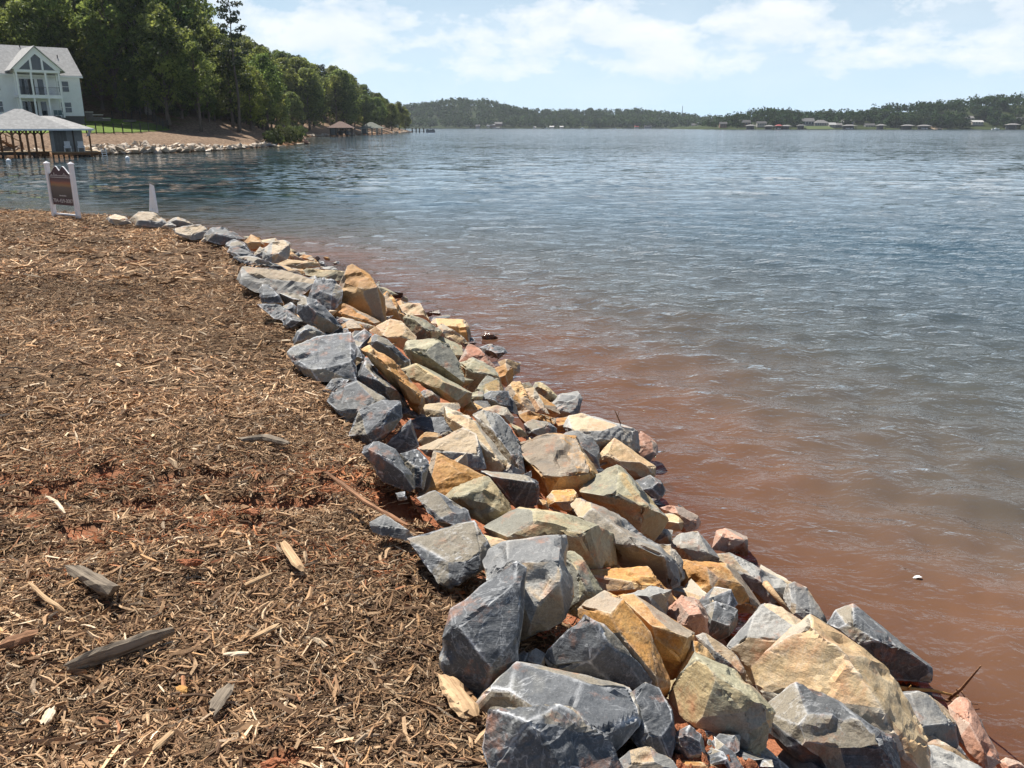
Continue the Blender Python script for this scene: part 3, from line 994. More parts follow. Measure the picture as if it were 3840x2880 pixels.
 ('D','L','168,235 220,168 330,153 380,200 442,292 350,315 280,325 200,270','240,240 330,230 400,270',{'pull':.26},'grey boulder with a dark rough front pointing into the water'),
 ('D','T','118,105 150,40 200,33 247,90 232,135 150,130',None,{},None),
 ('D','R','128,15 200,-8 260,18 342,60 342,115 250,145 240,70','220,40 290,80',{'tilt':34,'pull':.2},'pinkish stone with a wet red side standing in the shallows'),
 ('D','R','428,240 450,148 500,133 612,170 620,205 612,280 530,265','470,170 600,190',{'tilt':34,'pull':.2},'square wet red stone alone in the water, glistening'),
 ('D','L','96,235 182,222 242,320 252,412 190,475 180,335',None,{'tilt':30},None),
 ('D','L','165,450 245,460 285,525 200,520',None,{'tilt':40},None),
 # upper middle
 ('A','O','828,170 860,80 900,20 940,3 1010,40 1080,90 1142,170 1172,250 1188,465 1100,440 980,355 830,310 813,230','840,205 960,222 1060,182 1135,168',{'tilt':26,'pull':.28},'big orange boulder with a brown shaded front, highest above the water midway'),
 ('A','O','1168,230 1220,213 1280,270 1330,360 1367,420 1340,455 1200,468 1180,350','1220,340 1300,350',{'tilt':30,'pull':.18},'smaller orange boulder tucked behind the big orange boulder'),
 ('A','O','758,392 800,308 870,308 1000,370 1100,430 1178,472 1100,488 950,450 820,440','830,380 1000,440 1120,470',{'tilt':36,'pull':.16},'long yellowish slab at the foot of the big orange boulder'),
 ('A','G','578,255 640,108 700,103 790,130 837,200 832,292 740,375 700,310 640,280','660,200 760,240',{'tilt':34,'pull':.14},'rounded slate boulder leaning on the big orange boulder'),
 ('A','L','8,112 60,25 160,13 330,30 430,80 600,90 642,130 600,200 560,245 400,238 320,228 200,170 140,205 30,165','120,110,.12 320,170 480,180 590,170',{'tilt':48,'pull':.12},'wide pale slate slab beside the mulch, far half of the bank'),
 ('A','G','145,215 190,158 240,158 320,240 358,325 200,330',None,{'tilt':34,'pull':.18},None),
 ('A','G','338,222 500,230 575,252 480,308 380,318',None,{'tilt':5},None),
 ('A','G','478,322 560,268 640,290 720,360 800,440 832,492 740,558 640,510 540,450 490,388','560,320 640,380 740,470',{'tilt':18,'pull':.2},'dark jagged slate boulder below the rounded slate boulder'),
 ('A','G','358,335 420,293 482,342 472,395',None,{},None),
 ('A','G','168,322 330,318 450,390 545,462 400,448 290,425',None,{'tilt':50,'pull':.06},None),
 ('A','G','353,445 390,393 480,430 562,472 400,508 360,495',None,{},None),
 ('A','G','448,605 480,540 560,488 640,520 712,572 600,628 520,648 460,655','540,545 650,565',{'pull':.26},None),
 ('A','G','408,702 520,650 650,600 890,568 932,680 942,850 932,928 640,935 530,885 560,830','585,850 700,845 920,788',{'tilt':48,'pull':.14},'broad pale blue slate slab with a dark undercut, beside the mulch'),
 ('A','G','898,582 950,538 1020,538 1052,610 960,675 920,655',None,{'tilt':10},None),
 ('A','G','928,692 990,668 1032,750 990,808 940,825',None,{'tilt':10},None),
 ('A','O','818,502 920,448 980,470 1062,540 1050,568 920,548',None,{},None),
 ('A','G','808,450 860,428 1000,450 1112,490 1090,545 1000,510 920,460',None,{'tilt':35},None),
 ('A','T','1093,535 1140,490 1250,448 1340,470 1410,530 1447,580 1432,655 1370,708 1250,630 1170,590','1190,570 1300,620 1410,620',{'tilt':38,'pull':.18},'cream boulder with a red stain on its sunlit face'),
 ('A','G','1106,592 1130,573 1220,610 1300,690 1392,770 1387,832 1350,865 1220,770 1110,668','1130,595,.1 1250,680,.12 1370,790,.1',{'tilt':2},'long dark slate bar lying diagonally among ochre boulders'),
 ('A','O','1043,722 1100,683 1160,710 1280,800 1400,920 1517,1070 1502,1135 1460,1205 1410,1185 1300,1060 1180,910 1130,840','1150,760 1230,850 1350,950 1500,1085',{'tilt':26,'pull':.28},'long orange edged boulder running diagonally down the bank'),
 ('A','G','928,935 980,820 1050,798 1150,870 1250,960 1362,1070 1408,1185 1300,1130 1180,1090 1050,1050 1000,980','1040,870 1160,945 1290,1040',{'tilt':30,'pull':.26},'long slate boulder with a ribbed dark side by the mulch edge'),
 ('A','G','743,1112 820,1000 950,953 1040,1000 1100,1050 1202,1110 1020,1210 990,1302 910,1295 860,1215','900,1260 1000,1190 1120,1110',{'tilt':50,'pull':.08},'smooth slate slab lying flat against the mulch, chips of wood on it'),
 ('A','G','698,1025 770,938 840,928 905,950 820,1005 800,1045',None,{'tilt':44,'pull':.1},None),
 ('A','V','1368,865 1480,818 1600,860 1720,940 1892,1040 1892,1105 1830,1165 1700,1090 1540,1020 1400,930','1440,880 1620,955 1860,1050',{'pull':.3},'dark brown boulder with a pale top rim below the cream one'),
 ('A','V','1368,695 1410,638 1500,660 1620,618 1720,650 1800,770 1882,960 1893,1015 1820,1000 1720,940 1560,840 1480,815 1450,760','1410,690 1560,720 1700,690 1800,850',{'tilt':30,'pull':.24},'brown boulder with a curved orange rim at mid bank'),
 ('A','V','1368,425 1420,408 1540,450 1702,560 1620,605 1540,638 1440,570 1380,490','1430,450 1550,510 1640,570',{'tilt':22,'pull':.24},None),
 ('A','T','1318,335 1400,308 1490,313 1560,410 1582,465 1480,450 1390,400',None,{'tilt':36,'pull':.16},None),
 ('A','O','1608,472 1640,438 1840,448 1882,490 1912,612 1860,610 1740,545 1640,510','1640,490 1730,482 1872,495',{'tilt':38,'pull':.25},'flat topped orange boulder with a black end at the far waterline'),
 ('A','T','1618,505 1680,478 1800,550 1892,640 1700,612 1640,570',None,{'tilt':36,'pull':.15},None),
 ('A','V','1598,603 1680,588 1800,640 1842,700 1800,745 1740,660',None,{},None),
 ('A','R','1828,795 1900,648 1980,680 2060,780 2102,832 2000,860 1860,815','1900,740 1990,790',{'tilt':36,'pull':.15},None),
 ('A','V','1838,812 1950,783 2050,850 2152,880 2202,1000 2170,1048 2050,1042 1900,1032 1868,905','1880,845 2000,890 2120,900',{'tilt':26,'pull':.26},None),
 ('A','G','1998,1105 2100,1048 2212,1038 2232,1155 2100,1180 2010,1170',None,{'tilt':20},None),
 ('A','G','2038,705 2090,653 2180,670 2212,712 2120,760',None,{'tilt':30},'blue grey stone at the waterline before the glinting water'),
 ('A','O','2098,865 2200,808 2262,850 2252,1005 2180,970',None,{},None),
 ('A','R','2006,575 2040,538 2112,580 2150,600 2080,612 2020,600',None,{'tilt':30},'dark red stone just breaking the water beyond the bank'),
 ('A','O','998,695 1060,600 1110,588 1122,665 1040,738',None,{},None),
 ('A','G','1388,772 1532,758 1450,838 1390,838',None,{'tilt':46,'pull':.06},None),
 ('A','G','1498,1055 1560,1008 1650,1080 1652,1145 1540,1138',None,{},None),
 ('A','G','690,560 770,510 880,520 900,575 720,600',None,{'tilt':44,'pull':.1},None),
 ('A','G','1020,760 1100,760 1140,840 1130,870 1010,800',None,{'tilt':30},None),
 ('A','V','1890,1060 1960,1030 2030,1050 2000,1110 1910,1120',None,{},None),
 ('A','G','1300,1150 1400,1190 1520,1230 1510,1265 1330,1240',None,{'tilt':15},None),
 # far end, by the signs
 ('E','L','-2,112 60,84 130,100 168,142 60,150',None,{'tilt':36},None),
 ('E','L','162,125 230,68 320,73 400,105 432,140 400,175 330,168 230,172 180,148',None,{'tilt':38,'pull':.18},'pale boulder behind the stake of the small white sign'),
 ('E','L','428,133 490,98 560,125 622,160 530,172 470,168','480,130 560,150',{'tilt':20,'pull':.26},None),
 ('E','L','378,172 440,130 478,160 462,190',None,{'tilt':34},None),
 ('E','L','432,190 530,158 640,153 692,190 650,245 590,256 530,238','550,225 640,222',{'tilt':46,'pull':.12},'flat pale slab beside the mulch just past the small white sign'),
 ('E','G','688,225 730,178 820,173 880,200 952,262 880,278 760,296 690,278','750,215 850,225 910,255',{'tilt':30,'pull':.24},None),
 ('E','L','656,265 700,208 722,252 700,285',None,{'tilt':25},None),
 ('E','G','806,295 880,253 940,270 1002,352 960,366 900,340',None,{'tilt':26},None),
 ('E','G','836,335 880,303 960,330 1010,380 1082,402 960,408',None,{'tilt':44,'pull':.1},None),
 ('E','G','896,383 1000,373 1090,400 1160,430 1232,462 1100,458 960,428',None,{'tilt':46,'pull':.08},None),
 ('E','O','958,273 1000,228 1050,250 1092,300 1020,345 980,328',None,{},'orange boulder at the far end of the bank, water behind'),
 ('E','T','1058,263 1160,248 1182,270 1100,308',None,{'tilt':36},None),
 ('E','L','1083,335 1150,278 1240,266 1277,300 1262,372 1200,405 1140,436 1090,388','1140,360 1200,350 1255,320',{'tilt':32,'pull':.24},'blocky grey boulder among orange ones at the far end'),
 ('E','L','1006,375 1060,308 1112,330 1092,396',None,{'tilt':34},None),
 ('E','O','1238,373 1270,333 1332,380 1310,402',None,{},None),
 ('E','O','1328,393 1360,360 1420,370 1472,432 1400,418',None,{'tilt':10},None),
 ('E','T','1166,433 1210,393 1350,393 1450,410 1472,442 1400,466 1290,468',None,{'tilt':40,'pull':.14},'long cream slab at the water, far part of the bank'),
 ('E','O','1126,443 1200,428 1350,470 1362,515 1270,508 1180,478',None,{'tilt':36,'pull':.16},None),
 ('E','V','1336,495 1400,458 1530,458 1642,480 1632,545 1560,566 1450,530',None,{'tilt':34,'pull':.18},None),
 ('E','G','1468,403 1500,408 1512,445 1478,448',None,{},None),
 ('E','O','1982,695 2030,673 2062,700 2000,748',None,{},None),
 ('E','G','1380,530 1440,505 1460,540 1400,560',None,{'tilt':20},None),
 ('E','L','1480,450 1560,440 1600,470 1500,480',None,{'tilt':34},None),
]
for i, (cr, ty_, po, br, op, lab) in enumerate(RK):
    add_rock(pp(cr, po), pp(cr, br) if br else None, ty_, seed=i + 1, label=lab, **op)

# labels: colour, size, row, rank counted from the near end
ORD = ('nearest second third fourth fifth sixth seventh eighth ninth tenth eleventh twelfth thirteenth fourteenth fifteenth sixteenth '
       'seventeenth eighteenth nineteenth twentieth').split()
rows = {}
for r_ in ROCKS_DONE:
    d_ = float(sdist(np.array([r_['c'][0]]), np.array([r_['c'][1]]), WPTS)[0]) / float(bank_w(r_['c'][1]))
    r_['row'] = 'beside the mulch' if d_ > 0.72 else ('at the waterline' if d_ < 0.22 else 'amid the bank')
    r_['sz'] = 'small' if r_['size'] < 0.26 else ('medium' if r_['size'] < 0.42 else 'large')
    if not r_['label']:
        rows.setdefault((r_['typ'], r_['sz'], r_['row']), []).append(r_)
for (ty_, sz, row), lst in rows.items():
    lst.sort(key=lambda q: q['k'])
    for n_, r_ in enumerate(lst):
        w_ = 'stone' if sz == 'small' else 'rock'
        if len(lst) == 1:
            r_['label'] = f"lone {sz} {TYPEWORD[ty_]} {w_} {row}"
        else:
            r_['label'] = f"{sz} {TYPEWORD[ty_]} {w_} {row}, {ORD[min(n_, 19)]} of its kind from the near end"
for r_ in ROCKS_DONE:
    tag(r_['o'], r_['label'], 'rock', 'rocks of the riprap bank')

# loose stones and slate chips filling the gaps, each lying on the clay
proto = []
for s_ in range(8):
    rr = np.random.default_rng(900 + s_)
    bm = bmesh.new()
    for p in rr.normal(size=(14, 3)) * np.array([0.5, 0.4, 0.28 if s_ < 5 else 0.12]):
        bm.verts.new(p)
    res = bmesh.ops.convex_hull(bm, input=list(bm.verts))
    junk = {g for g in res['geom_interior'] + res['geom_unused'] if isinstance(g, bmesh.types.BMVert)}
    bmesh.ops.delete(bm, geom=[v for v in junk if v.is_valid], context='VERTS')
    V, T, sh_, fa_ = finish_rock(bm, 1.0, 40 + s_, 0.17, 0.6)
    bm.free()
    proto.append((V, T, sh_))
    proto_f = globals().setdefault('proto_f', [])
    proto_f.append(fa_)
PM = {}


def small_stone(x, y, z_, s, typ, k, group, label, cat='stone', name='stone'):
    key = (k, typ)
    if key not in PM:
        V, T, sh_ = proto[k]
        me = np_mesh('stone', V, T)
        vattr(me, 'edge', sh_)
        fattr(me, 'facet', proto_f[k])
        me.materials.append(RM[typ])
        PM[key] = me
    o = link(name, PM[key], loc=(x, y, z_))
    o.scale = (s, s, s * random.uniform(0.8, 1.1))
    o.rotation_euler = (random.uniform(-.5, .5), random.uniform(-.5, .5), random.uniform(0, 6.28))
    tag(o, label, cat, group)
    return o


cnt = 0
while cnt < 240:
    yy = 2.0 + 20 * rng.random() ** 1.6
    i0 = rng.random()
    d = (0.02 + 0.9 * i0) * float(bank_w(yy))
    wx = float(np.interp(yy, WPTS[:, 1], WPTS[:, 0]))
    xx = wx - d * 1.06
    if yy < 4.2 and xx < 0.25:
        continue
    s = rng.uniform(0.07, 0.20)
    ty_ = rng.choice(list('GGGGLLVOT'))
    small_stone(xx, yy, float(bank_z(np.array([xx]), np.array([yy]))[0]) + rng.uniform(-.08, .10) + s * 0.10, s, ty_, int(rng.integers(0, 5)), 'small stones wedged between the boulders',
                'small broken stone wedged low between the big boulders')
    cnt += 1
# the red clay pocket low in the picture, with slate chips lying on it
CHIPX = [(440, 1270, .07), (395, 1305, .045), (480, 1400, .09), (590, 1430, .07), (560, 1290, .05), (500, 1215, .03), (460, 1330, .04), (410, 1470, .07), (520, 1480, .08), (640, 1460, .05),
         (330, 1215, .035), (545, 1355, .04), (600, 1370, .03), (420, 1380, .03), (690, 1480, .06), (455, 1170, .03), (520, 1250, .03), (380, 1420, .04)]
for n_, (u, v_, s) in enumerate(CHIPX):
    sx, sy = 2400 + u / 1.5361, 1900 + v_ / 1.5361
    k_ = ray_bank(sx, sy, 0.08)
    p = ray(sx, sy) * k_ + np.array([0, 0, H])
    small_stone(p[0], p[1], p[2] + s * 0.1, s * 0.85, 'G', 5 + n_ % 3, 'slate chips on the clay pocket', 'thin slate chip lying on the red clay pocket', 'slate chip', 'slate_chip')
# mound of loose clay in that pocket
mx, my = np.meshgrid(np.linspace(0, 1, 80), np.linspace(0, 1, 80))
c0 = ray(2400 + 470 / 1.5361, 1900 + 1300 / 1.5361) * ray_bank(2400 + 470 / 1.5361, 1900 + 1300 / 1.5361, 0.16)
X = c0[0] + (mx - 0.5) * 0.66
Y = c0[1] + (my - 0.5) * 0.66
q = np.sqrt((mx - .5) ** 2 + (my - .5) ** 2) * 2
Z = bank_z(X, Y) - 0.06 + 0.13 * (1 - smooth(0.35, 1.0, q)) - 0.12 * smooth(0.8, 1.0, q) + 0.030 * fbm2(X * 26, Y * 26, 4, 77, 0.75)
me = grid_mesh('clay_mound', X, Y, Z)
vattr(me, 'mulch', np.zeros(X.size))
o = link('clay_mound', me, MAT_SOIL)
tag(o, 'mound of crumbly red clay between the near boulders', 'clay', kind='stuff')
# ------------------------------------------------------------------ mulch: shredded wood, too many to count
PAL = np.array([(0.42, 0.27, 0.155), (0.55, 0.38, 0.23), (0.30, 0.185, 0.105), (0.18, 0.11, 0.065), (0.09, 0.055, 0.035), (0.66, 0.50, 0.33), (0.36, 0.28, 0.20), (0.50, 0.30, 0.15), (0.78, 0.64, 0.46), (0.48, 0.24, 0.13)])
PW = np.array([0.20, 0.14, 0.20, 0.16, 0.11, 0.06, 0.06, 0.04, 0.02, 0.01])


def chips(n, y0, y1, lscale, seed, lift):
    r = np.random.default_rng(seed)
    y = y0 + (y1 - y0) * r.random(n * 3)
    x = r.uniform(-0.74, 0.30, n * 3) * y - r.uniform(0, 0.9, n * 3)
    d = sdist(x, y, WPTS)
    keep = (d - bank_w(y) + edge_wig(x, y) > -0.32 - 0.16 * r.random(n * 3) ** 3) & (r.random(n * 3) > 0.93 * clay_mask(x, y))
    # sample by area, not by fan: weight by y
    keep &= r.random(n * 3) < (y / y1)
    x, y, d = x[keep][:n], y[keep][:n], d[keep][:n]
    n = len(x)
    z = bank_z(x, y) + mulch_relief(x, y) + lift * r.random(n) ** 1.5
    ln = lscale * np.clip(np.exp(r.normal(-0.15, 0.55, n)), 0.35, 2.9)
    wd = ln * np.clip(np.exp(r.normal(-2.3, 0.42, n)), 0.045, 0.28)
    th = wd * r.uniform(0.25, 0.6, n)
    yaw = r.uniform(0, 2 * np.pi, n)
    pit = r.normal(0, 0.22, n)
    roll = r.normal(0, 0.5, n)
    cy_, sy_ = np.cos(yaw), np.sin(yaw)
    a = np.stack([cy_ * np.cos(pit), sy_ * np.cos(pit), np.sin(pit)], -1)
    b0 = np.stack([-sy_, cy_, np.zeros(n)], -1)
    c0 = np.cross(a, b0)
    b_ = b0 * np.cos(roll)[:, None] + c0 * np.sin(roll)[:, None]
    c_ = np.cross(a, b_)
    P = np.stack([x, y, z], -1)
    bend = (r.normal(0, 0.10, n) * ln)[:, None]
    hl, hw, ht = (ln / 2)[:, None], (wd / 2)[:, None], th[:, None]
    tap = r.uniform(0.35, 1.0, n)[:, None]
    V = np.stack([P - a * hl - b_ * hw * tap, P - a * hl + b_ * hw * tap, P - b_ * hw + b_ * bend + c_ * ht * 0.2, P + b_ * hw + b_ * bend + c_ * ht * 0.2,
                  P + a * hl - b_ * hw * 0.5, P + a * hl + b_ * hw * 0.6, P - a * hl * 0.95 + c_ * ht, P + a * hl * 0.9 + c_ * ht * 0.8, P + b_ * bend + c_ * ht * 1.25], 1)
    base = (np.arange(n) * 9)[:, None]
    f = np.array([(0, 2, 8, 6), (2, 4, 7, 8), (8, 3, 1, 6), (7, 5, 3, 8), ], int)
    Fq = (base[:, :, None] + f[None]).reshape(-1, 4)
    far_clay = np.clip(np.exp(-((y - 3.5) / 0.55) ** 2) * (x < 0.1) * 0.5, 0, 1)
    ci = r.choice(len(PAL), n, p=PW / PW.sum())
    col = PAL[ci] * np.array([1.68, 1.63, 1.58]) * r.uniform(0.75, 1.15, n)[:, None]
    patch = 0.82 + 0.35 * fbm2(x * 0.9, y * 0.9, 3, 51)
    col = col * np.clip(patch, 0.55, 1.25)[:, None]
    red = (r.random(n) < 0.55 * np.clip(far_clay * 1.6 * (fbm2(x * 2.4, y * 4, 3, 52) + 0.55), 0, 1))
    col[red] = col[red] * np.array([0.9, 0.55, 0.42])
    C = np.repeat(col, 9, 0)
    return V.reshape(-1, 3), Fq, C


parts = [chips(97000, 1.3, 5.2, 0.033, 1, 0.022), chips(56000, 4.6, 11.0, 0.05, 2, 0.034), chips(46000, 10.0, 27.5, 0.10, 3, 0.06)]
Vs, Fs, Cs, off = [], [], [], 0
for V, f, c in parts:
    Vs.append(V)
    Fs.append(f + off)
    Cs.append(c)
    off += len(V)
me = np_mesh('wood_mulch', np.concatenate(Vs), np.concatenate(Fs))
C = np.concatenate(Cs)
ca = me.color_attributes.new('tone', 'FLOAT_COLOR', 'POINT')
ca.data.foreach_set('color', np.concatenate([C, np.ones((len(C), 1))], 1).astype(np.float32).ravel())
m, t, b = new_mat('shredded_wood')
a_ = attr(t, 'tone')
geo = N(t, 'ShaderNodeNewGeometry')
g = noise(t, geo.outputs['Position'], 160, 3, 0.6)
L(t, mixc(t, ramp(t, [(0.35, 0.45), (0.65, 0.0)], g), a_.outputs['Color'], (0.07, 0.045, 0.03)), b.inputs['Base Color'])
b.inputs['Roughness'].default_value = 0.85
b.inputs['Specular IOR Level'].default_value = 0.15
o = link('wood_mulch', me, m)
tag(o, 'brown shredded wood mulch covering the top of the bank', 'mulch', kind='stuff')


# single pieces of wood that stand out
def wood_mat(name, col, dark, k=1.0):
    m, t, b = new_mat(name)
    c = N(t, 'ShaderNodeTexCoord')
    g = noise(t, mapping(t, c.outputs['Object'], scale=(4 * k, 70 * k, 70 * k)), 1.0, 5, 0.7, 0.6)
    n = noise(t, c.outputs['Object'], 14 * k, 5, 0.6)
    cc_ = ramp(t, [(0.3, dark), (0.55, col), (0.75, tuple(min(1, x * 1.25) for x in col))], g)
    L(t, mixc(t, ramp(t, [(0.5, 0.0), (0.7, 0.5)], n), cc_, dark), b.inputs['Base Color'])
    b.inputs['Roughness'].default_value = 0.85
    b.inputs['Specular IOR Level'].default_value = 0.15
    L(t, bump(t, g, 0.7, 0.006), b.inputs['Normal'])
    return m


WG = wood_mat('weathered_wood', (0.25, 0.205, 0.155), (0.07, 0.055, 0.045))
WT = wood_mat('fresh_wood', (0.52, 0.36, 0.21), (0.22, 0.13, 0.07))
WP = wood_mat('pale_wood', (0.72, 0.60, 0.44), (0.42, 0.31, 0.2))
WB = wood_mat('bark_wood', (0.30, 0.16, 0.09), (0.10, 0.055, 0.035))
WO = wood_mat('orange_wood', (0.55, 0.30, 0.10), (0.30, 0.15, 0.05))


def ground_pt(sx, sy, off=0.05):
    k_ = ray_bank(sx, sy, off)
    return ray(sx, sy) * k_ + np.array([0, 0, H])


def wood_piece(pix, w, th, mat, label, name='wood_piece', cat='wood piece', off=0.05, taper=0.6, seed=0, raise_=()):
    """pix: list of photo pixels along the piece; lies on the mulch"""
    pts = [ground_pt(sx, sy, off - .014 + (raise_[i] if i < len(raise_) else 0)) for i, (sx, sy) in enumerate(pix)]
    fine = []
    for a, b in zip(pts[:-1], pts[1:]):
        for q in np.linspace(0, 1, 6)[:-1]:
            fine.append(a + (b - a) * q)
    fine.append(pts[-1])
    fine = np.array(fine)
    r = np.random.default_rng(seed)
    d = fine[-1] - fine[0]
    ax = d / np.linalg.norm(d)
    c = fine.mean(0)
    n = len(fine)
    V, Fc = [], []
    m_ = 8
    for i, p in enumerate(fine):
        tt_ = i / (n - 1)
        e = min(tt_, 1 - tt_)
        k_ = taper + (1 - taper) * min(1, e * 5)
        side = np.cross(ax, [0, 0, 1])
        side /= np.linalg.norm(side)
        up = np.cross(side, ax)
        for q in range(m_):
            an = 2 * math.pi * q / m_
            rr = k_ * (1 + 0.11 * r.normal())
            V.append(p + side * math.cos(an) * w / 2 * rr + up * (math.sin(an) * th / 2 * rr) + ax * (r.normal() * 0.3 * w if i in (0, n - 1) else 0))
    for i in range(n - 1):
        for q in range(m_):
            Fc.append((i * m_ + q, i * m_ + (q + 1) % m_, (i + 1) * m_ + (q + 1) % m_, (i + 1) * m_ + q))
    me = bpy.data.meshes.new(name)
    Fc += [tuple(range(m_))[::-1], tuple((n - 1) * m_ + q for q in range(m_))]
    # local frame with x along the piece so the grain follows it
    M = Matrix((ax, side, up)).transposed()
    V = (np.array(V) - c) @ np.array(M)
    me.from_pydata([tuple(v) for v in V], [], Fc)
    me.update()
    o = link(name, me, mat)
    o.matrix_world = Matrix.Translation(c) @ M.to_4x4()
    tag(o, label, cat)
    return o


K = 3840 / 2212
def dp(*a): return [(x * K, y * K) for x, y in a]
wood_piece(dp((145, 1440), (250, 1405), (372, 1362)), (.034), .055, WG, 'long grey weathered stick lying on the mulch', 'stick', 'stick', .045, .5, 1)
wood_piece(dp((165, 1232), (240, 1275)), (.060), .05, WG, 'short grey chunk of split log sunk in the mulch', 'log_chunk', 'log', .045, .9, 2)
wood_piece(dp((460, 1530), (492, 1482)), .045, .016, WG, 'flat grey wood chip standing out beside the stick', off=.05, seed=3)
wood_piece(dp((482, 1414), (535, 1411)), .018, .012, WP, 'narrow white wood splinter below the weathered stick', off=.05, seed=4)
wood_piece(dp((612, 1172), (650, 1228)), .038, .022, WT, 'pale split wood piece near the red soil streak', off=.055, seed=5)
wood_piece(dp((100, 1072), (122, 1085), (140, 1108)), .017, .015, WP, 'forked pale twig beside the bare red soil', 'twig', 'twig', .06, .5, 6)
wood_piece(dp((545, 1378), (602, 1350)), .024, .014, WT, 'tan wood splinter right of the weathered stick', off=.055, seed=7)
wood_piece(dp((962, 1462), (985, 1500), (1022, 1552)), .060, .03, WT, 'wide torn strip of tan wood against the slate boulder', off=.08, seed=8)
wood_piece(dp((62, 1258), (95, 1290), (140, 1320)), .016, .014, WT, 'curved tan twig left of the log chunk', 'twig', 'twig', .055, .5, 9)
wood_piece(dp((385, 1484), (405, 1494)), .022, .014, WO, 'small orange wood chip on the mulch', off=.055, seed=10)
wood_piece(dp((530, 1265), (585, 1240)), .022, .018, WT, 'tan wood stick above the weathered stick', off=.055, seed=11)
wood_piece(dp((520, 950), (570, 945), (625, 958)), .05, .035, WG, 'dark gnarled root piece lying far back on the mulch', 'root_piece', 'root', .05, .5, 12)
wood_piece(dp((705, 1020), (790, 1085), (880, 1135)), .020, .020, WB, 'thin brown branch lying over the red soil beside slate', 'branch', 'branch', .085, .5, 13)
wood_piece(dp((640, 760 * 1.0), (700, 788)), .02, .014, WT, 'tan splinter at the edge of the mulch by the pale slab', off=.06, seed=14)
wood_piece(dp((1, 1395), (75, 1372)), .05, .04, WB, 'dark bark strip at the picture edge on the mulch', off=.04, seed=15)
wood_piece(dp((770, 752), (860, 742)), .018, .014, WT, 'long thin splinter lying across the slate slabs', off=.12, seed=16)
wood_piece(dp((95, 1562), (112, 1530)), .026, .012, WP, 'yellowish flat splinter near the bottom corner', off=.05, seed=17)
wood_piece(dp((330, 1620), (375, 1580)), .020, .014, WT, 'crossed pale splinter near the bottom of the mulch', off=.05, seed=18)


def clod(pix, w, label, seed):
    p = ground_pt(pix[0] * K, pix[1] * K, 0.05)
    V, T, sh_ = proto[seed % 5]
    V = V + 0.12 * np.stack([fbm(V * 4 + q, 3, 5) for q in (0, 9, 21)], 1)
    me = np_mesh('clay_clod', V, T)
    vattr(me, 'mulch', np.zeros(len(V)))
    o = link('clay_clod', me, MAT_SOIL, loc=tuple(p))
    o.scale = (w, w * .6, w * .5)
    tag(o, label, 'clay clod')


clod((412, 1214), .045, 'bright red clay clod in the middle of the mulch', 1)
clod((600, 1640), .06, 'red clay clod at the bottom edge of the mulch', 2)
clod((545, 1108), .05, 'red clay clod by the bare soil streak', 3)
# ------------------------------------------------------------------ wooded cove shore on the left: land
xs = np.concatenate([np.arange(-330, -130, 5.0), np.arange(-130, -30, 1.2), np.arange(-30, 12, 2.5)])
ys = np.concatenate([np.arange(84, 150, 1.0), np.arange(150, 300, 2.2), np.arange(300, 660, 5.0)])
X, Y = np.meshgrid(xs, ys)
S = sdist(X, Y, SHP)
Z = cove_z(X, Y)
me = grid_mesh('hillside', X, Y, Z)
vattr(me, 'inland', np.clip(S, -5, 300).ravel())
m, t, b = new_mat('hillside_floor')
geo = N(t, 'ShaderNodeNewGeometry')
pos = geo.outputs['Position']
inl = attr(t, 'inland').outputs['Fac']
n1_ = noise(t, pos, 2.6, 6, 0.75)
n2_ = noise(t, pos, 0.35, 4, 0.6)
mulc = ramp(t, [(0.3, (0.08, 0.055, 0.038)), (0.5, (0.21, 0.145, 0.10)), (0.7, (0.40, 0.29, 0.20))], n1_)
leaf = ramp(t, [(0.3, (0.05, 0.035, 0.02)), (0.55, (0.16, 0.10, 0.06)), (0.75, (0.30, 0.20, 0.13))], n1_)
leaf = mixc(t, ramp(t, [(0.5, 0.0), (0.65, 0.7)], n2_), leaf, (0.10, 0.11, 0.035))
c1 = mixc(t, ramp(t, [(0.0, 0.0), (1.0, 1.0)], mth(t, 'DIVIDE', mth(t, 'SUBTRACT', mth(t, 'ADD', inl, mth(t, 'MULTIPLY', n2_, 5.0)), 15.0), 5.0)), mulc, leaf)
beach = ramp(t, [(0.0, (0.16, 0.085, 0.045)), (1.0, (0.36, 0.24, 0.15))], mth(t, 'DIVIDE', inl, 2.0))
c1 = mixc(t, ramp(t, [(0.3, 0.0), (0.6, 1.0)], mth(t, 'DIVIDE', inl, 4.0)), beach, c1)
L(t, c1, b.inputs['Base Color'])
b.inputs['Roughness'].default_value = 0.95
b.inputs['Specular IOR Level'].default_value = 0.05
L(t, bump(t, n1_, 0.9, 0.25), b.inputs['Normal'])
tag(link('hillside', me, m), kind='structure')

# lawn
LAWN_PX = [(260, 499), (320, 500), (420, 500.5), (520, 498), (590, 493), (632, 487), (628, 478), (560, 462), (480, 452), (400, 440), (330, 446), (200, 450), (60, 452), (-150, 455), (-150, 499), (60, 500)]
lp = []
for sx, sy in LAWN_PX:
    q = ray_cove(sx, sy)
    lp.append(q)
lc = np.mean(lp, 0)
LP = np.array([p[:2] for p in lp])


def inside(x, y, P):
    r = np.zeros(np.shape(x), bool)
    j = len(P) - 1
    for i in range(len(P)):
        xi, yi, xj, yj = P[i][0], P[i][1], P[j][0], P[j][1]
        r ^= ((yi > y) != (yj > y)) & (x < (xj - xi) * (y - yi) / (yj - yi + 1e-12) + xi)
        j = i
    return r


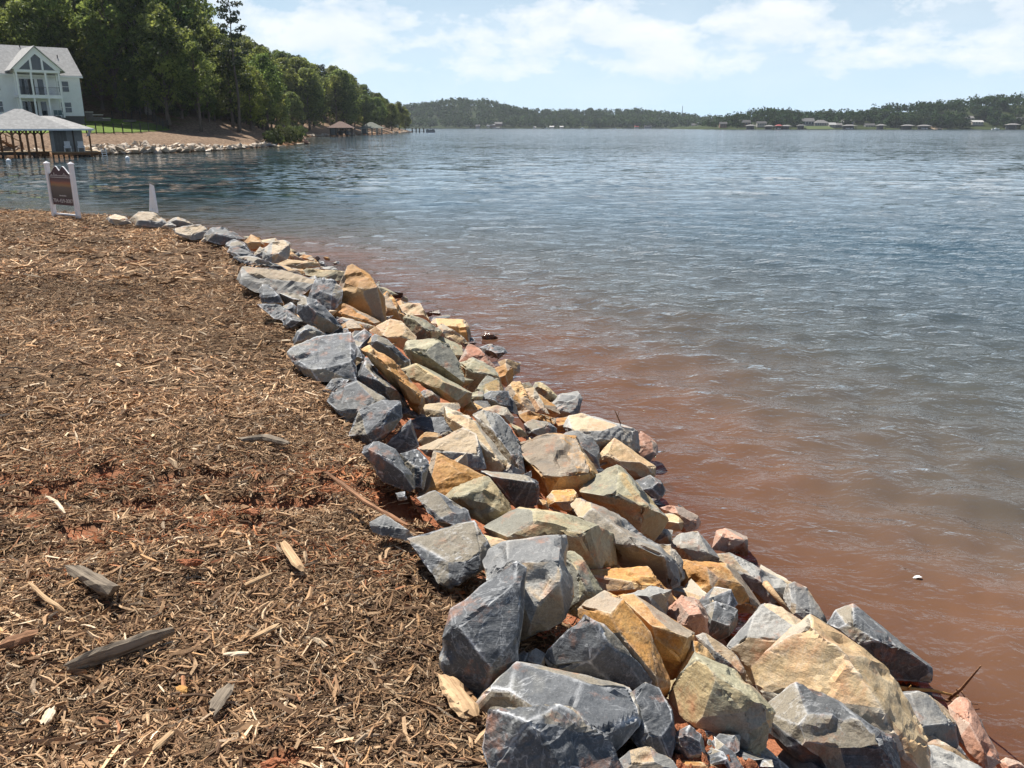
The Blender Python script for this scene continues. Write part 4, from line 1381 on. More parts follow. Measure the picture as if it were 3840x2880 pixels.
gx, gy = np.meshgrid(np.arange(LP[:, 0].min(), LP[:, 0].max(), 0.7), np.arange(LP[:, 1].min(), LP[:, 1].max(), 0.7))
ins = inside(gx + .35, gy + .35, LP)
gz = cove_z(gx, gy) + 0.06
idx = -np.ones(gx.shape, int)
vs_, fs_ = [], []
for i in range(gx.shape[0] - 1):
    for j in range(gx.shape[1] - 1):
        if ins[i, j]:
            q = []
            for a, b2 in ((i, j), (i, j + 1), (i + 1, j + 1), (i + 1, j)):
                if idx[a, b2] < 0:
                    idx[a, b2] = len(vs_)
                    vs_.append((gx[a, b2], gy[a, b2], gz[a, b2]))
                q.append(idx[a, b2])
            fs_.append(q)
me = np_mesh('lawn', np.array(vs_), np.array(fs_), False)
MAT_LAWN = simple_mat('lawn_grass', (0.125, 0.185, 0.03), 0.9, 0.35, 1.6, 0.1, 0.5)
tag(link('lawn', me, MAT_LAWN), kind='structure')

# ------------------------------------------------------------------ house
M_WHITE = simple_mat('white_siding', (0.80, 0.81, 0.82), 0.6, 0.05, 1.5, 0.3, 0.05)
M_TRIM = simple_mat('white_trim', (0.82, 0.82, 0.82), 0.5, 0.03, 2, 0.3, 0.0)
M_ROOF = simple_mat('grey_shingle', (0.36, 0.355, 0.345), 0.9, 0.22, 3.0, 0.1, 0.4)
M_FOUND = simple_mat('foundation', (0.11, 0.105, 0.10), 0.9, 0.2)
M_DARK = simple_mat('dark_interior', (0.05, 0.047, 0.045), 0.8, 0.2)
m, t, b = new_mat('window_glass')
b.inputs['Base Color'].default_value = (0.025, 0.035, 0.045, 1)
b.inputs['Roughness'].default_value = 0.06
b.inputs['Specular IOR Level'].default_value = 0.6
M_GLASS = m
M_PORCHCEIL = simple_mat('porch_wall', (0.55, 0.55, 0.55), 0.7, 0.05)
M_POST = simple_mat('stained_post', (0.20, 0.095, 0.04), 0.8, 0.25, 5, 0.2, 0.2)
M_DECK = simple_mat('deck_board', (0.42, 0.31, 0.19), 0.85, 0.2, 6, 0.2, 0.2)
M_SHED = simple_mat('grey_shed_board', (0.30, 0.31, 0.31), 0.8, 0.1, 3)
M_SHED2 = simple_mat('dark_shed_door', (0.16, 0.16, 0.155), 0.8, 0.1, 3)
M_BLACK = simple_mat('black_metal', (0.012, 0.012, 0.013), 0.5, 0.1)
M_PILE = simple_mat('wet_piling', (0.055, 0.042, 0.032), 0.8, 0.3, 5)
M_ALU = simple_mat('aluminium', (0.60, 0.62, 0.64), 0.35, 0.05, 5, 0.5, 0.0, 0.6)
M_BUOY = simple_mat('white_plastic', (0.85, 0.85, 0.84), 0.35, 0.03, 5, 0.5, 0.0)
M_STONE = simple_mat('retaining_block', (0.17, 0.15, 0.13), 0.9, 0.25, 4)
M_CAP = simple_mat('pale_cap_stone', (0.62, 0.57, 0.47), 0.85, 0.12, 4)

hp = at_y(318, 445, 130.0)
house = empty('house', (hp[0], hp[1], hp[2]), R(41.5))
tag(house, 'white two storey lake house with gabled glass porch and grey roof', 'house')
EV, RG, DP, WL = 5.95, 9.75, 10.0, 20.0
# siding in courses, so the wall is not one flat sheet
wb = MB().span(-WL, 0, 0, DP, 0.35, EV)
for k in range(int((EV - 0.4) / 0.28)):
    zc = 0.4 + k * 0.28
    wb.span(-WL - 0.015, 0.015, -0.022, 0.0, zc, zc + 0.255)
wb.poly([(0, 0, EV), (0, DP, EV), (0, DP / 2, RG)])
wb.poly([(-WL, 0, EV), (-WL, DP / 2, RG), (-WL, DP, EV)])
wb.build('wall', M_WHITE, house)
MB().span(-WL + .05, -.05, .05, DP - .05, -1.2, 0.35).build('foundation', M_FOUND, house)


def gable_roof(parent, x0, x1, y0, y1, ze, zr, th=0.18, over=0.35, mat=None, name='roof'):
    ym = (y0 + y1) / 2
    sl = (zr - ze) / (ym - y0)
    mb = MB()
    for sgn, ye in ((1, y0 - over), (-1, y1 + over)):
        zo = ze - over * sl
        a, b2 = (x0 - over, ye, zo), (x1 + over, ye, zo)
        c, d = (x1 + over, ym, zr), (x0 - over, ym, zr)
        top = [Vector(p) + Vector((0, 0, th)) for p in (a, b2, c, d)]
        bot = [Vector(p) + Vector((0, 0, 0.02)) for p in (a, b2, c, d)]
        if sgn < 0:
            top, bot = top[::-1], bot[::-1]
        mb.poly(top)
        mb.poly(bot[::-1])
        for i in range(4):
            mb.poly([bot[i], bot[(i + 1) % 4], top[(i + 1) % 4], top[i]])
    return mb.build(name, mat or M_ROOF, parent)


rf = gable_roof(house, -WL, 0, 0, DP, EV, RG)
fs = MB().span(-WL - .35, .35, -.52, -.46, EV - .40, EV - .16)
fs.build('eave_trim', M_TRIM, rf)
for vx, vy in ((-1.7, 3.0), (-4.3, 2.6), (-6.0, 4.7)):
    zz = EV + (RG - EV) * vy / (DP / 2)
    MB().tube([(vx, vy, zz), (vx, vy, zz + 0.55)], 0.07, 8).build('vent_pipe', M_BLACK, rf)


def window(parent, x0, x1, z0, z1, y=-0.03, panes=2):
    f = MB()
    w = 0.07
    f.span(x0 - w, x0, y - .05, y, z0 - w, z1 + w).span(x1, x1 + w, y - .05, y, z0 - w, z1 + w)
    f.span(x0, x1, y - .05, y, z1, z1 + w).span(x0, x1, y - .06, y, z0 - w, z0)
    if panes == 2:
        zm = (z0 + z1) / 2
        f.span(x0, x1, y - .045, y, zm - .03, zm + .03)
    o = f.build('window', M_TRIM, parent)
    if panes == 2:
        MB().span(x0, x1, y - .012, y - .002, z0, zm - .03).build('pane', M_GLASS, o)
        MB().span(x0, x1, y - .012, y - .002, zm + .03, z1).build('pane', M_GLASS, o)
    else:
        MB().span(x0, x1, y - .012, y - .002, z0, z1).build('pane', M_GLASS, o)
    return o


for x0, x1 in ((-2.45, -1.6), (-3.05, -2.6), (-11.2, -10.35), (-12.2, -11.35), (-15, -14.1)):
    window(house, x0, x1, 3.65, 5.05)
    window(house, x0, x1, 0.85, 2.2)
# porch: two storeys with open bays, glazed gable over it
PX0, PX1, PY = -8.75, -3.25, -2.6
porch = empty('porch')
porch.parent = house
MB().span(PX0, PX1, PY, 0, 2.72, 3.08).span(PX0 - .05, PX1 + .05, PY - .06, PY + .1, 2.62, 2.74).build('porch_floor', M_TRIM, porch)
MB().span(PX0, PX1, PY, -0.03, -1.0, 0.12).build('porch_base', M_FOUND, porch)
cols = [PX0 + .1, PX0 + (PX1 - PX0) * .345, PX0 + (PX1 - PX0) * .675, PX1 - .1]
for cx_ in cols:
    MB().span(cx_ - .11, cx_ + .11, PY + .02, PY + .24, 0.12, 2.62).build('column', M_TRIM, porch)
    MB().span(cx_ - .11, cx_ + .11, PY + .02, PY + .24, 3.08, 6.0).build('column', M_TRIM, porch)
for cy_ in (-1.2,):
    for z0_, z1_ in ((0.12, 2.62), (3.08, 6.0)):
        MB().span(PX0, PX0 + .2, cy_ - .1, cy_ + .1, z0_, z1_).build('column', M_TRIM, porch)
        MB().span(PX1 - .2, PX1, cy_ - .1, cy_ + .1, z0_, z1_).build('column', M_TRIM, porch)
MB().span(PX0 - .1, PX1 + .1, PY, PY + .26, 6.0, 6.32).span(PX0 - .1, PX0 + .16, PY + .27, -.03, 6.0, 6.3).span(PX1 - .16, PX1 + .1, PY + .27, -.03, 6.0, 6.3).build('beam', M_TRIM, porch)
rl = MB()
rl.span(PX0 + .2, PX1 - .2, PY + .1, PY + .14, 4.05, 4.10).span(PX0 + .2, PX1 - .2, PY + .1, PY + .14, 3.2, 3.24)
for k in range(34):
    xx = PX0 + .3 + k * (PX1 - PX0 - .6) / 33
    rl.span(xx - .012, xx + .012, PY + .108, PY + .132, 3.25, 4.04)
rl.build('railing', M_DARK, porch)
# gable: frame + three panes
AX, AZ = (PX0 + PX1) / 2, 9.25
GW = (PX1 - PX0) / 2 + .45
fr_ = MB()
zb = 6.35
for s in (-1, 1):
    p0, p1 = Vector((AX + s * GW, PY - .02, zb - .05)), Vector((AX, PY - .02, AZ))
    inner0 = Vector((AX + s * (GW - .95), PY - .02, zb + .0))
    inner1 = Vector((AX, PY - .02, AZ - .85))
    q = [p0, inner0, inner1, p1]
    if s > 0:
        q = q[::-1]
    fr_.poly(q)
    fr_.poly([v + Vector((0, .16, 0)) for v in q][::-1])
    for i in range(4):
        a, b2 = q[i], q[(i + 1) % 4]
        fr_.poly([a, a + Vector((0, .16, 0)), b2 + Vector((0, .16, 0)), b2])
for xx in (AX - .72, AX + .72):
    fr_.span(xx - .12, xx + .12, PY + .0, PY + .14, zb, zb + 1.75)
fr_.build('gable_frame', M_TRIM, porch)
zi = lambda x: zb + (AZ - .85 - zb) * (1 - abs(x - AX) / (GW - .95))
for xa, xb in ((AX - GW + .97, AX - .84), (AX - .60, AX + .60), (AX + .84, AX + GW - .97)):
    pts_ = [(xa, zb), (xb, zb), (xb, zi(xb))] + ([(AX, zi(AX) - .1)] if xa < AX < xb else []) + [(xa, zi(xa))]
    g_ = MB()
    g_.poly([(x, PY + .07, z_) for x, z_ in pts_])
    g_.poly([(x, PY + .10, z_) for x, z_ in pts_][::-1])
    g_.build('pane', M_GLASS, porch)
gr = MB()
for s in (-1, 1):
    a = Vector((AX + s * (GW + .25), PY - .3, zb - .30))
    b2 = Vector((AX, PY - .3, AZ + .05))
    a2, b3 = a + Vector((0, 4.6, 0)), b2 + Vector((0, 6.8, 0))
    q = [a, b2, b3, a2] if s < 0 else [a2, b3, b2, a]
    gr.poly([v + Vector((0, 0, .14)) for v in q][::-1])
    gr.poly(q)
    for i in range(4):
        u, w_ = q[i], q[(i + 1) % 4]
        gr.poly([u, w_, w_ + Vector((0, 0, .14)), u + Vector((0, 0, .14))])
gr.build('gable_roof', M_ROOF, porch)
# what shows inside the porch: doors, windows, chairs, ceiling
for z0_ in (0.12, 3.08):
    for x0, x1, mt in ((PX0 + .9, PX0 + 1.9, M_GLASS), (PX0 + 1.95, PX0 + 2.75, M_DARK), (PX0 + 3.2, PX0 + 3.9, M_GLASS)):
        MB().span(x0, x1, -.06, -.025, z0_ + .02, z0_ + 2.15).build('porch_door', mt, porch)
MB().span(PX0 + .05, PX1 - .05, PY + .26, -.04, 5.94, 5.99).build('porch_ceiling', M_PORCHCEIL, porch)
M_TEAL = simple_mat('teal_furniture', (0.07, 0.12, 0.13), 0.6, 0.1)
for cx_ in (PX1 - 1.3, PX1 - .75):
    ch = MB().span(cx_ - .25, cx_ + .25, PY - .9, PY - .4, .45, .52).span(cx_ - .25, cx_ + .25, PY - .42, PY - .36, .5, 1.1)
    for dx in (-.22, .22):
        for dy in (-.88, -.42):
            ch.span(cx_ + dx - .02, cx_ + dx + .02, PY + dy - .02, PY + dy + .02, .0, .45)
    c_ = ch.build('patio_chair', M_TEAL)
    c_.matrix_world = Matrix.Translation(hp) @ Euler((0, 0, R(41.5))).to_matrix().to_4x4()
    tag(c_, 'teal patio chair on the lower porch, ' + ('right hand one' if cx_ > PX1 - 1 else 'one nearer the porch middle'), 'chair')

# stepped retaining wall beside the house
for k, (sx0, sx1, sy0, sy1) in enumerate(((322, 348, 413, 446), (348, 381, 423, 445.5), (381, 405, 437, 446))):
    p0, p1 = at_y(sx0, sy1, 133), at_y(sx1, sy1, 133)
    h_ = at_y(sx0, sy0, 133)[2] - p0[2]
    if k == 0:
        rw = empty('retaining_wall', tuple(p0), R(16))
        tag(rw, 'stepped block retaining wall with pale cap stones beside the house', 'wall')
        bp = p0
    w_ = p1[0] - p0[0]
    x_ = p0[0] - bp[0]
    for rr_ in range(max(1, int(h_ / .3))):
        for cc2 in range(max(1, int(w_ / .45))):
            MB().span(x_ + cc2 * w_ / max(1, int(w_ / .45)) + .01, x_ + (cc2 + 1) * w_ / max(1, int(w_ / .45)) - .01, 0 + .02 * (rr_ % 2), .5, rr_ * .3 - .3, rr_ * .3 - .015).build('block', M_STONE, rw)
    MB().span(x_ - .03, x_ + w_ + .03, -.06, .55, h_ - .32, h_ - .2).build('cap_stone', M_CAP, rw)

# yard fence: black posts and rails, front run, corner, back run
fence_runs = [([(325, 500.5), (362, 501), (390, 501), (428, 501), (462, 500.5), (496, 499), (528, 496.5), (558, 492.5), (589, 489), (612, 486), (632, 483)], 37),
              ([(632, 483), (614, 476), (600, 470), (586, 463), (575, 457), (556, 452), (527, 449), (496, 450), (462, 449), (422, 448)], 33)]
for ri, (pxs, hp_) in enumerate(fence_runs):
    pts_ = [ray_cove(x, y) for x, y in pxs]
    o0 = pts_[0]
    fe = empty('yard_fence', tuple(o0))
    tag(fe, ['black metal fence along the front of the lawn', 'black metal fence running up behind the lawn'][ri], 'fence')
    for i, p in enumerate(pts_):
        q = p - o0
        MB().span(q[0] - .05, q[0] + .05, q[1] - .05, q[1] + .05, q[2] - .2, q[2] + 1.28).build('post', M_BLACK, fe)
        if i:
            a = pts_[i - 1] - o0
            for zz in (.15, 1.12):
                MB().bar((a[0], a[1], a[2] + zz), (q[0], q[1], q[2] + zz), .03).build('rail', M_BLACK, fe)
            pk = MB()
            for u in np.linspace(0, 1, 14)[1:-1]:
                w_ = a + (q - a) * u
                pk.span(w_[0] - .007, w_[0] + .007, w_[1] - .007, w_[1] + .007, w_[2] + .1, w_[2] + 1.12)
            pk.build('wire_mesh', M_BLACK, fe)
# fire pit ring on the lawn
p = ray_cove(486, 458)
fp = MB()
for k in range(12):
    a = k * math.pi / 6
    fp.box((math.cos(a) * .8, math.sin(a) * .8, .18), (.4, .25, .34), a + math.pi / 2)
tag(fp.build('fire_pit', M_STONE, loc=tuple(p)), 'round dark stone fire pit on the lawn', 'fire pit')

# ------------------------------------------------------------------ big boathouse
bp_ = at_y(378, 568.5, 92.0)
BH = empty('boathouse', (bp_[0], bp_[1], 0), R(28.5))
tag(BH, 'open boathouse with grey hipped roof, brown posts and grey shed by the cove', 'boathouse')
DZ = float(bp_[2])


def hip(parent, x0, x1, y0, y1, ze, zr, rx0, rx1, th=.16, mat=None, name='roof', trim=None):
    ym = (y0 + y1) / 2
    c = [(x0, y0, ze), (x1, y0, ze), (x1, y1, ze), (x0, y1, ze)]
    a, b2 = (rx0, ym, zr), (rx1, ym, zr)
    mb = MB()
    mb.poly([c[0], c[1], b2, a]).poly([c[1], c[2], b2]).poly([c[2], c[3], a, b2]).poly([c[3], c[0], a])
    lo = [(x, y, z_ - th) for x, y, z_ in c]
    mb.poly(lo[::-1])
    o = mb.build(name, mat or M_ROOF, parent)
    f = MB()
    for i in range(4):
        f.poly([lo[i], lo[(i + 1) % 4], c[(i + 1) % 4], c[i]])
    f.build('fascia', trim or M_TRIM, o)
    return o


EZ = DZ + 2.28
hip(BH, -11.6, -2.4, -.45, 6.2, EZ, EZ + 1.95, -7.3, -6.6)
hip(BH, -7.6, -.35, -.44, 6.1, EZ + .004, EZ + 1.28, -5.0, -3.9, name='lower_roof')
dk = MB().span(-12.5, -4.6, 0.8, 6, DZ - .3, DZ - .06)
for k in range(44):
    MB().span(-4.55 + k * .104, -4.55 + k * .104 + .096, 0, 6, DZ - .05, DZ).build('plank', M_DECK, BH)
for k in range(40):
    MB().span(-12.5 + k * .198, -12.5 + k * .198 + .19, 3.4, 6, DZ - .05, DZ).build('plank', M_DECK, BH)
MB().span(-4.55, 0, -.06, -.01, DZ - .28, DZ - .05).span(-12.5, -4.7, 3.3, 3.36, DZ - .3, DZ - .05).build('front_beam', M_POST, BH)
for px in (-12.1, -9.0, -7.85, -7.2, -6.55, -5.85, -5.2):
    MB().span(px - .11, px + .11, .2 if px in (-7.85, -6.55) else 3.6, (.2 if px in (-7.85, -6.55) else 3.6) + .22, -1.0, EZ - .1).build('post', M_POST, BH)
    MB().bar((px - .5, .31 if px in (-7.85, -6.55) else 3.7, EZ - .15), (px, .31 if px in (-7.85, -6.55) else 3.7, EZ - .65), .12).bar((px + .5, .31 if px in (-7.85, -6.55) else 3.7, EZ - .15), (px, .31 if px in (-7.85, -6.55) else 3.7, EZ - .65), .12).build('brace', M_POST, BH)
MB().span(-.95, -.78, .1, .27, DZ - 1.2, EZ - .15).build('post', M_POST, BH)
MB().span(-2.45, -2.3, .1, .25, DZ - 1.2, EZ - .15).build('post', M_PILE, BH)
sh = MB().span(-4.45, -1.45, 1.6, 5.0, DZ + .01, EZ - .18)
shed = sh.build('shed', M_SHED, BH)
for k in range(10):
    MB().span(-4.43 + k * .298, -4.43 + k * .298 + .285, 1.565, 1.598, DZ + .03, EZ - .2).build('board', M_SHED2 if 1 <= k <= 4 else M_SHED, shed)
pil = MB()
for k in range(10):
    xx = -.12 - k * .48
    MB().tube([(xx, .25, -1.5), (xx, .25, DZ - .28)], .085, 8).build('piling', M_PILE, BH)
for xx in (-12.2, -10.6, -9.0, -7.6, -6.2):
    MB().tube([(xx, 3.6, -1.5), (xx, 3.6, DZ - .28)], .12, 8).build('piling', M_PILE, BH)
# boat lift frame left of the shed
MB().span(-9.8, -6.0, .4, .55, .25, .42).span(-9.8, -6.0, 3.0, 3.15, .25, .42).span(-9.7, -9.5, .4, 3.1, .05, .25).span(-6.3, -6.1, .4, 3.1, .05, .25).build('boat_lift', M_PILE, BH)
# ladder
ld = MB()
for dx in (0, .42):
    ld.bar((.05 + dx, -.12, DZ + .35), (.15 + dx, -.30, -.5), .05)
for k in range(5):
    u = k / 4
    ld.bar((.06 + .08 * u, -.14 - .14 * u, DZ + .05 - u * .9), (.48 + .08 * u, -.14 - .14 * u, DZ + .05 - u * .9), .045)
ld.build('ladder', M_ALU, BH)
# two pale lounge chairs on the dock
BHM = Matrix.Translation((bp_[0], bp_[1], 0)) @ Euler((0, 0, R(28.5))).to_matrix().to_4x4()
for n_, cx_ in enumerate((-3.0, -1.75)):
    c_ = empty('dock_chair', tuple(BHM @ Vector((cx_, .95, DZ))), R(28.5))
    tag(c_, ['pale lounge chair on the dock beside the dark shed door', 'pale lounge chair on the dock nearer the ladder'][n_], 'chair', 'chairs on the dock')
    MB().box((0, -.05, .36), (.55, .6, .05), 0, R(-8)).build('seat', M_BUOY, c_)
    for k in range(5):
        MB().box((-.22 + k * .11, .32, .68), (.095, .04, .75), 0, R(-16)).build('slat', M_BUOY, c_)
    for sx_ in (-.3, .3):
        MB().span(sx_ - .05, sx_ + .05, -.35, .3, .54, .57).build('armrest', M_BUOY, c_)
        MB().span(sx_ - .03, sx_ + .03, -.32, -.26, 0, .54).build('leg', M_BUOY, c_)
        MB().span(sx_ - .03, sx_ + .03, .2, .26, 0, .54).build('leg', M_BUOY, c_)
# stairs coming down the bank to the dock
st0 = BHM @ Vector((-10.0, 9.2, 0))
st = empty('stairs', (st0.x, st0.y, 0), R(28.5))
tag(st, 'brown wooden stairs leading down the bank to the boathouse', 'stairs')
for k in range(8):
    MB().span(k * .34, k * .34 + .36, -.1, 1.1, 2.15 - k * .2, 2.2 - k * .2).build('tread', M_POST, st)
for yy in (-.14, 1.14):
    MB().bar((-.1, yy, 2.05), (2.9, yy, .35), .06, .26).build('stringer', M_POST, st)
    MB().bar((-.9, yy, 3.0), (-.1, yy, 3.0), .06, .1).bar((-.1, yy, 3.0), (2.9, yy, 1.35), .06, .1).build('handrail', M_DECK, st)
    for u in (0, .5, 1):
        MB().bar((-.1 + 3 * u, yy, 2.1 - 1.7 * u), (-.1 + 3 * u, yy, 3.0 - 1.65 * u), .09).build('baluster', M_POST, st)
# flag hanging limp at the roof corner
fl0 = BHM @ Vector((-.45, -.3, EZ))
M_FLAG = simple_mat('faded_flag', (0.62, 0.48, 0.44), 0.9, 0.25, 9)
fv, ff = [], []
for i in range(9):
    for j in range(6):
        fv.append((-.05 - j * .07 - i * .045, .05 * math.sin(j * 1.9 + i * .5), -i * .085 - j * .02))
for i in range(8):
    for j in range(5):
        ff.append((i * 6 + j, i * 6 + j + 1, (i + 1) * 6 + j + 1, (i + 1) * 6 + j))
me = np_mesh('flag', np.array(fv), np.array(ff), False)
flg = empty('flag', tuple(fl0), R(28.5))
tag(flg, 'small faded flag hanging from the boathouse roof corner', 'flag')
co = link('cloth', me, M_FLAG, flg)
sd_ = co.modifiers.new('thickness', 'SOLIDIFY')
sd_.thickness = 0.012
MB().bar((.25, 0, .1), (-.1, 0, -.02), .03).build('pole', M_BLACK, flg)

# buoys
for n_, (sx, sy) in enumerate(((32.5, 607), (478, 596))):
    p = at_z(sx, sy, 0)
    bu = empty('mooring_buoy', (p[0], p[1], 0))
    tag(bu, ['white mooring buoy at the picture edge in front of the boathouse', 'white mooring buoy off the pale riprap shore'][n_], 'buoy', 'mooring buoys')
    bm = bmesh.new()
    bmesh.ops.create_uvsphere(bm, u_segments=16, v_segments=10, radius=.21)
    for v in bm.verts:
        v.co.z = v.co.z * .95 + .07
    me = bpy.data.meshes.new('ball')
    bm.to_mesh(me)
    bm.free()
    for f in me.polygons:
        f.use_smooth = True
    link('ball', me, M_BUOY, bu)
    MB().tube([(0, 0, .24), (0, 0, .32)], .04, 8).build('eyelet', M_ALU, bu)

# ------------------------------------------------------------------ pale riprap of the cove
RMF = rock_mat('cove_riprap', (0.50, 0.40, 0.29), (0.66, 0.56, 0.44), (0.22, 0.16, 0.11), (0.74, 0.68, 0.58), (0.50, 0.34, 0.2), 0.3, 0.3, 0.4)
RM['P'] = RMF
RM['Q'] = rock_mat('cove_grey_riprap', (0.20, 0.20, 0.20), (0.34, 0.34, 0.34), (0.09, 0.09, 0.09), (0.5, 0.5, 0.5), (0.3, 0.25, 0.2), 0.4, 0.2, 0.5)
rr = np.random.default_rng(77)


def riprap(n, sx0, sx1, typ, smin, smax, dmax, group, label, name='riprap_stone'):
    seg = []
    for sx in np.linspace(sx0, sx1, 120):
        sy = np.interp(sx, [q[0] for q in SH_PX if True][0:10], [q[1] for q in SH_PX][0:10]) if sx1 <= 1120 else np.interp(sx, [1118, 1165, 1228, 1360, 1480, 1540], [517, 513.3, 511.3, 506.2, 500, 496.8])
        seg.append(at_z(sx, sy, 0)[:2])
    seg = np.array(seg)
    for k in range(n):
        i = rr.integers(0, len(seg))
        p = seg[i]
        nrm = p / np.linalg.norm(p)
        d = rr.random() ** 1.3 * dmax
        q = p + nrm * d + rr.normal(0, .2, 2)
        s = rr.uniform(smin, smax) * (1.15 - .35 * d / dmax)
        zz = float(cove_z(np.array([q[0]]), np.array([q[1]]))[0])
        small_stone(q[0], q[1], max(zz, -.1) + .28 * s, s, typ, int(rr.integers(0, 5)), group, label, 'riprap stone', name)


riprap(175, 312, 985, 'P', .42, .78, 3.0, 'pale riprap along the cove shore', 'pale cream riprap stone along the cove shore below the mulched slope')
riprap(36, 968, 1040, 'Q', .28, .5, 2.4, 'grey riprap at the end of the cove', 'grey riprap stone where the pale riprap meets the bushes')
riprap(16, 60, 185, 'P', .25, .5, 2.4, 'riprap behind the boathouse', 'pale riprap stone seen behind the boathouse posts')
riprap(20, 1168, 1226, 'P', .45, .9, 4.0, 'riprap beside the brown boathouse', 'pale riprap stone on the shore left of the brown roofed boathouse')
riprap(16, 1318, 1356, 'P', .45, .9, 4.5, 'riprap between the boathouses', 'pale riprap stone between the brown and green roofed boathouses')
riprap(24, 1475, 1532, 'P', .55, 1.1, 6.0, 'riprap at the wooded point', 'pale riprap stone at the tip of the wooded point')

# smaller stones packed under them, too many to tell apart
Vs, Ts, off = [], [], 0
for k in range(420):
    sx = rr.uniform(300, 1030)
    sy = np.interp(sx, [q[0] for q in SH_PX][0:10], [q[1] for q in SH_PX][0:10])
    p0_ = at_z(sx, sy, 0)[:2]
    q = p0_ + p0_ / np.linalg.norm(p0_) * rr.random() * 3.2
    V, T, _s = proto[int(rr.integers(0, 5))]
    a_ = rr.uniform(0, 6.28)
    s = rr.uniform(.14, .32)
    V2 = V * s
    V2 = np.stack([V2[:, 0] * math.cos(a_) - V2[:, 1] * math.sin(a_), V2[:, 0] * math.sin(a_) + V2[:, 1] * math.cos(a_), V2[:, 2]], 1) + np.array([q[0], q[1], float(cove_z(np.array([q[0]]), np.array([q[1]]))[0]) + .1])
    Vs.append(V2)
    Ts.append(T + off)
    off += len(V)
me = np_mesh('riprap_fill', np.concatenate(Vs), np.concatenate(Ts))
vattr(me, 'edge', np.zeros(off))
fattr(me, 'facet', np.random.default_rng(5).random(len(me.polygons)) * .5 + .25)
tag(link('riprap_fill', me, RMF), 'small pale stones packed between the cove riprap', 'gravel', kind='stuff')

# ------------------------------------------------------------------ two boathouses farther along
M_ROOFB = simple_mat('brown_shingle', (0.17, 0.115, 0.095), 0.9, 0.2, 3)
M_ROOFG = simple_mat('green_grey_shingle', (0.16, 0.17, 0.145), 0.9, 0.2, 3)
M_CREAM = simple_mat('cream_trim', (0.55, 0.53, 0.45), 0.7, 0.05)
M_SLATEWALL = simple_mat('blue_grey_wall', (0.11, 0.125, 0.13), 0.8, 0.1)
M_BOATBLUE = simple_mat('dark_boat_cover', (0.03, 0.04, 0.055), 0.5, 0.2)


def sm_boathouse(sx0, sx1, sy_base, sy_eave, sy_top, Yd, roof_m, trim_m, wall_m, label, wall_side):
    a, b2 = at_y(sx0, sy_base, Yd), at_y(sx1, sy_base, Yd)
    w = b2[0] - a[0]
    ze = at_y(sx0, sy_eave, Yd)[2]
    zt = at_y(sx0, sy_top, Yd)[2]
    dep = w * .8
    e = empty('boathouse', (a[0], a[1], 0), R(6))
    tag(e, label, 'boathouse')
    hip(e, -.7, w + .7, -.7, dep + .7, ze, zt + .3, w * .40, w * .55, mat=roof_m, trim=trim_m)
    MB().span(0, w, 0, dep, .45, .62).build('deck', M_PILE, e)
    for u in np.linspace(.02, .98, 5):
        for yy in (.15, dep - .15):
            MB().span(w * u - .13, w * u + .13, yy - .13, yy + .13, -1.5, ze - .1).build('post', trim_m if wall_side == 'cream' else M_PILE, e)
    MB().span(.1, w * .27, .1, dep - .1, .63, ze - .12).build('shed', wall_m, e)
    for k in range(4):
        MB().span(.12 + k * w * .065, .12 + k * w * .065 + w * .06, .06, .098, .66, ze - .15).build('board', wall_m, e)
    return a, w, dep, ze


a, w, dep, ze = sm_boathouse(1238, 1318, 512.3, 479, 459, 268, M_ROOFB, M_PILE, M_SLATEWALL, 'boathouse with brown hipped roof and dark shed, boats under it', 'dark')
for n_, u in enumerate((.42, .72)):
    bt = empty('covered_boat', (a[0] + w * u, a[1] + 1.2, 0), R(6))
    tag(bt, ['dark covered boat under the brown roof, next to the shed', 'dark covered boat under the brown roof, outer berth'][n_], 'boat')
    hv, hf = [], []
    for i, (yy, ww, z0_, z1_) in enumerate(((0, .15, .9, 1.5), (1.2, .8, .7, 1.55), (3, 1.05, .6, 1.5), (5.2, 1.0, .6, 1.4))):
        hv += [(-ww, yy, z1_), (-ww * .5, yy, z0_), (ww * .5, yy, z0_), (ww, yy, z1_), (0, yy, z1_ + .45)]
    for i in range(3):
        for j in range(5):
            hf.append((i * 5 + j, i * 5 + (j + 1) % 5, (i + 1) * 5 + (j + 1) % 5, (i + 1) * 5 + j))
    hf += [(4, 3, 2, 1, 0), (15, 16, 17, 18, 19)]
    me = bpy.data.meshes.new('hull')
    me.from_pydata(hv, [], hf)
    link('hull', me, M_BOATBLUE, bt)
    MB().tube([(0, 5.2, .9), (0, 5.6, 1.3), (0, 5.5, 1.7)], .18, 6).build('motor', M_BLACK, bt)
sm_boathouse(1355, 1432, 507.0, 480, 461, 330, M_ROOFG, M_CREAM, M_SLATEWALL, 'boathouse with green grey roof and cream corner posts', 'cream')

# pier with pilings and a moored pontoon boat at the point
pa, pb = at_y(1538, 494.5, 470), at_y(1592, 494.5, 470)
pr = empty('pier', (pa[0], pa[1], 0))
tag(pr, 'low wooden pier on tall dark pilings at the wooded point', 'pier')
wl = pb[0] - pa[0]
for k in range(16):
    MB().span(wl * k / 16, wl * (k + .94) / 16, 0, 1.6, .55, .7).build('plank', M_PILE, pr)
for u in (.15, .42, .65, .95):
    MB().tube([(wl * u, 0, -2), (wl * u, 0, 2.3)], .32, 8).build('piling', M_PILE, pr)
pt = empty('pontoon_boat', (pb[0] + .6, pb[1], 0))
tag(pt, 'pontoon boat moored at the end of the far pier', 'boat')
for yy in (.2, 1.9):
    MB().tube([(0, yy, .12), (.4, yy, .1), (4.6, yy, .1), (5.1, yy, .25)], [.3, .34, .34, .1], 10).build('pontoon', M_ALU, pt)
MB().span(0, 5, 0, 2.1, .45, .58).build('deck', M_DARK, pt)
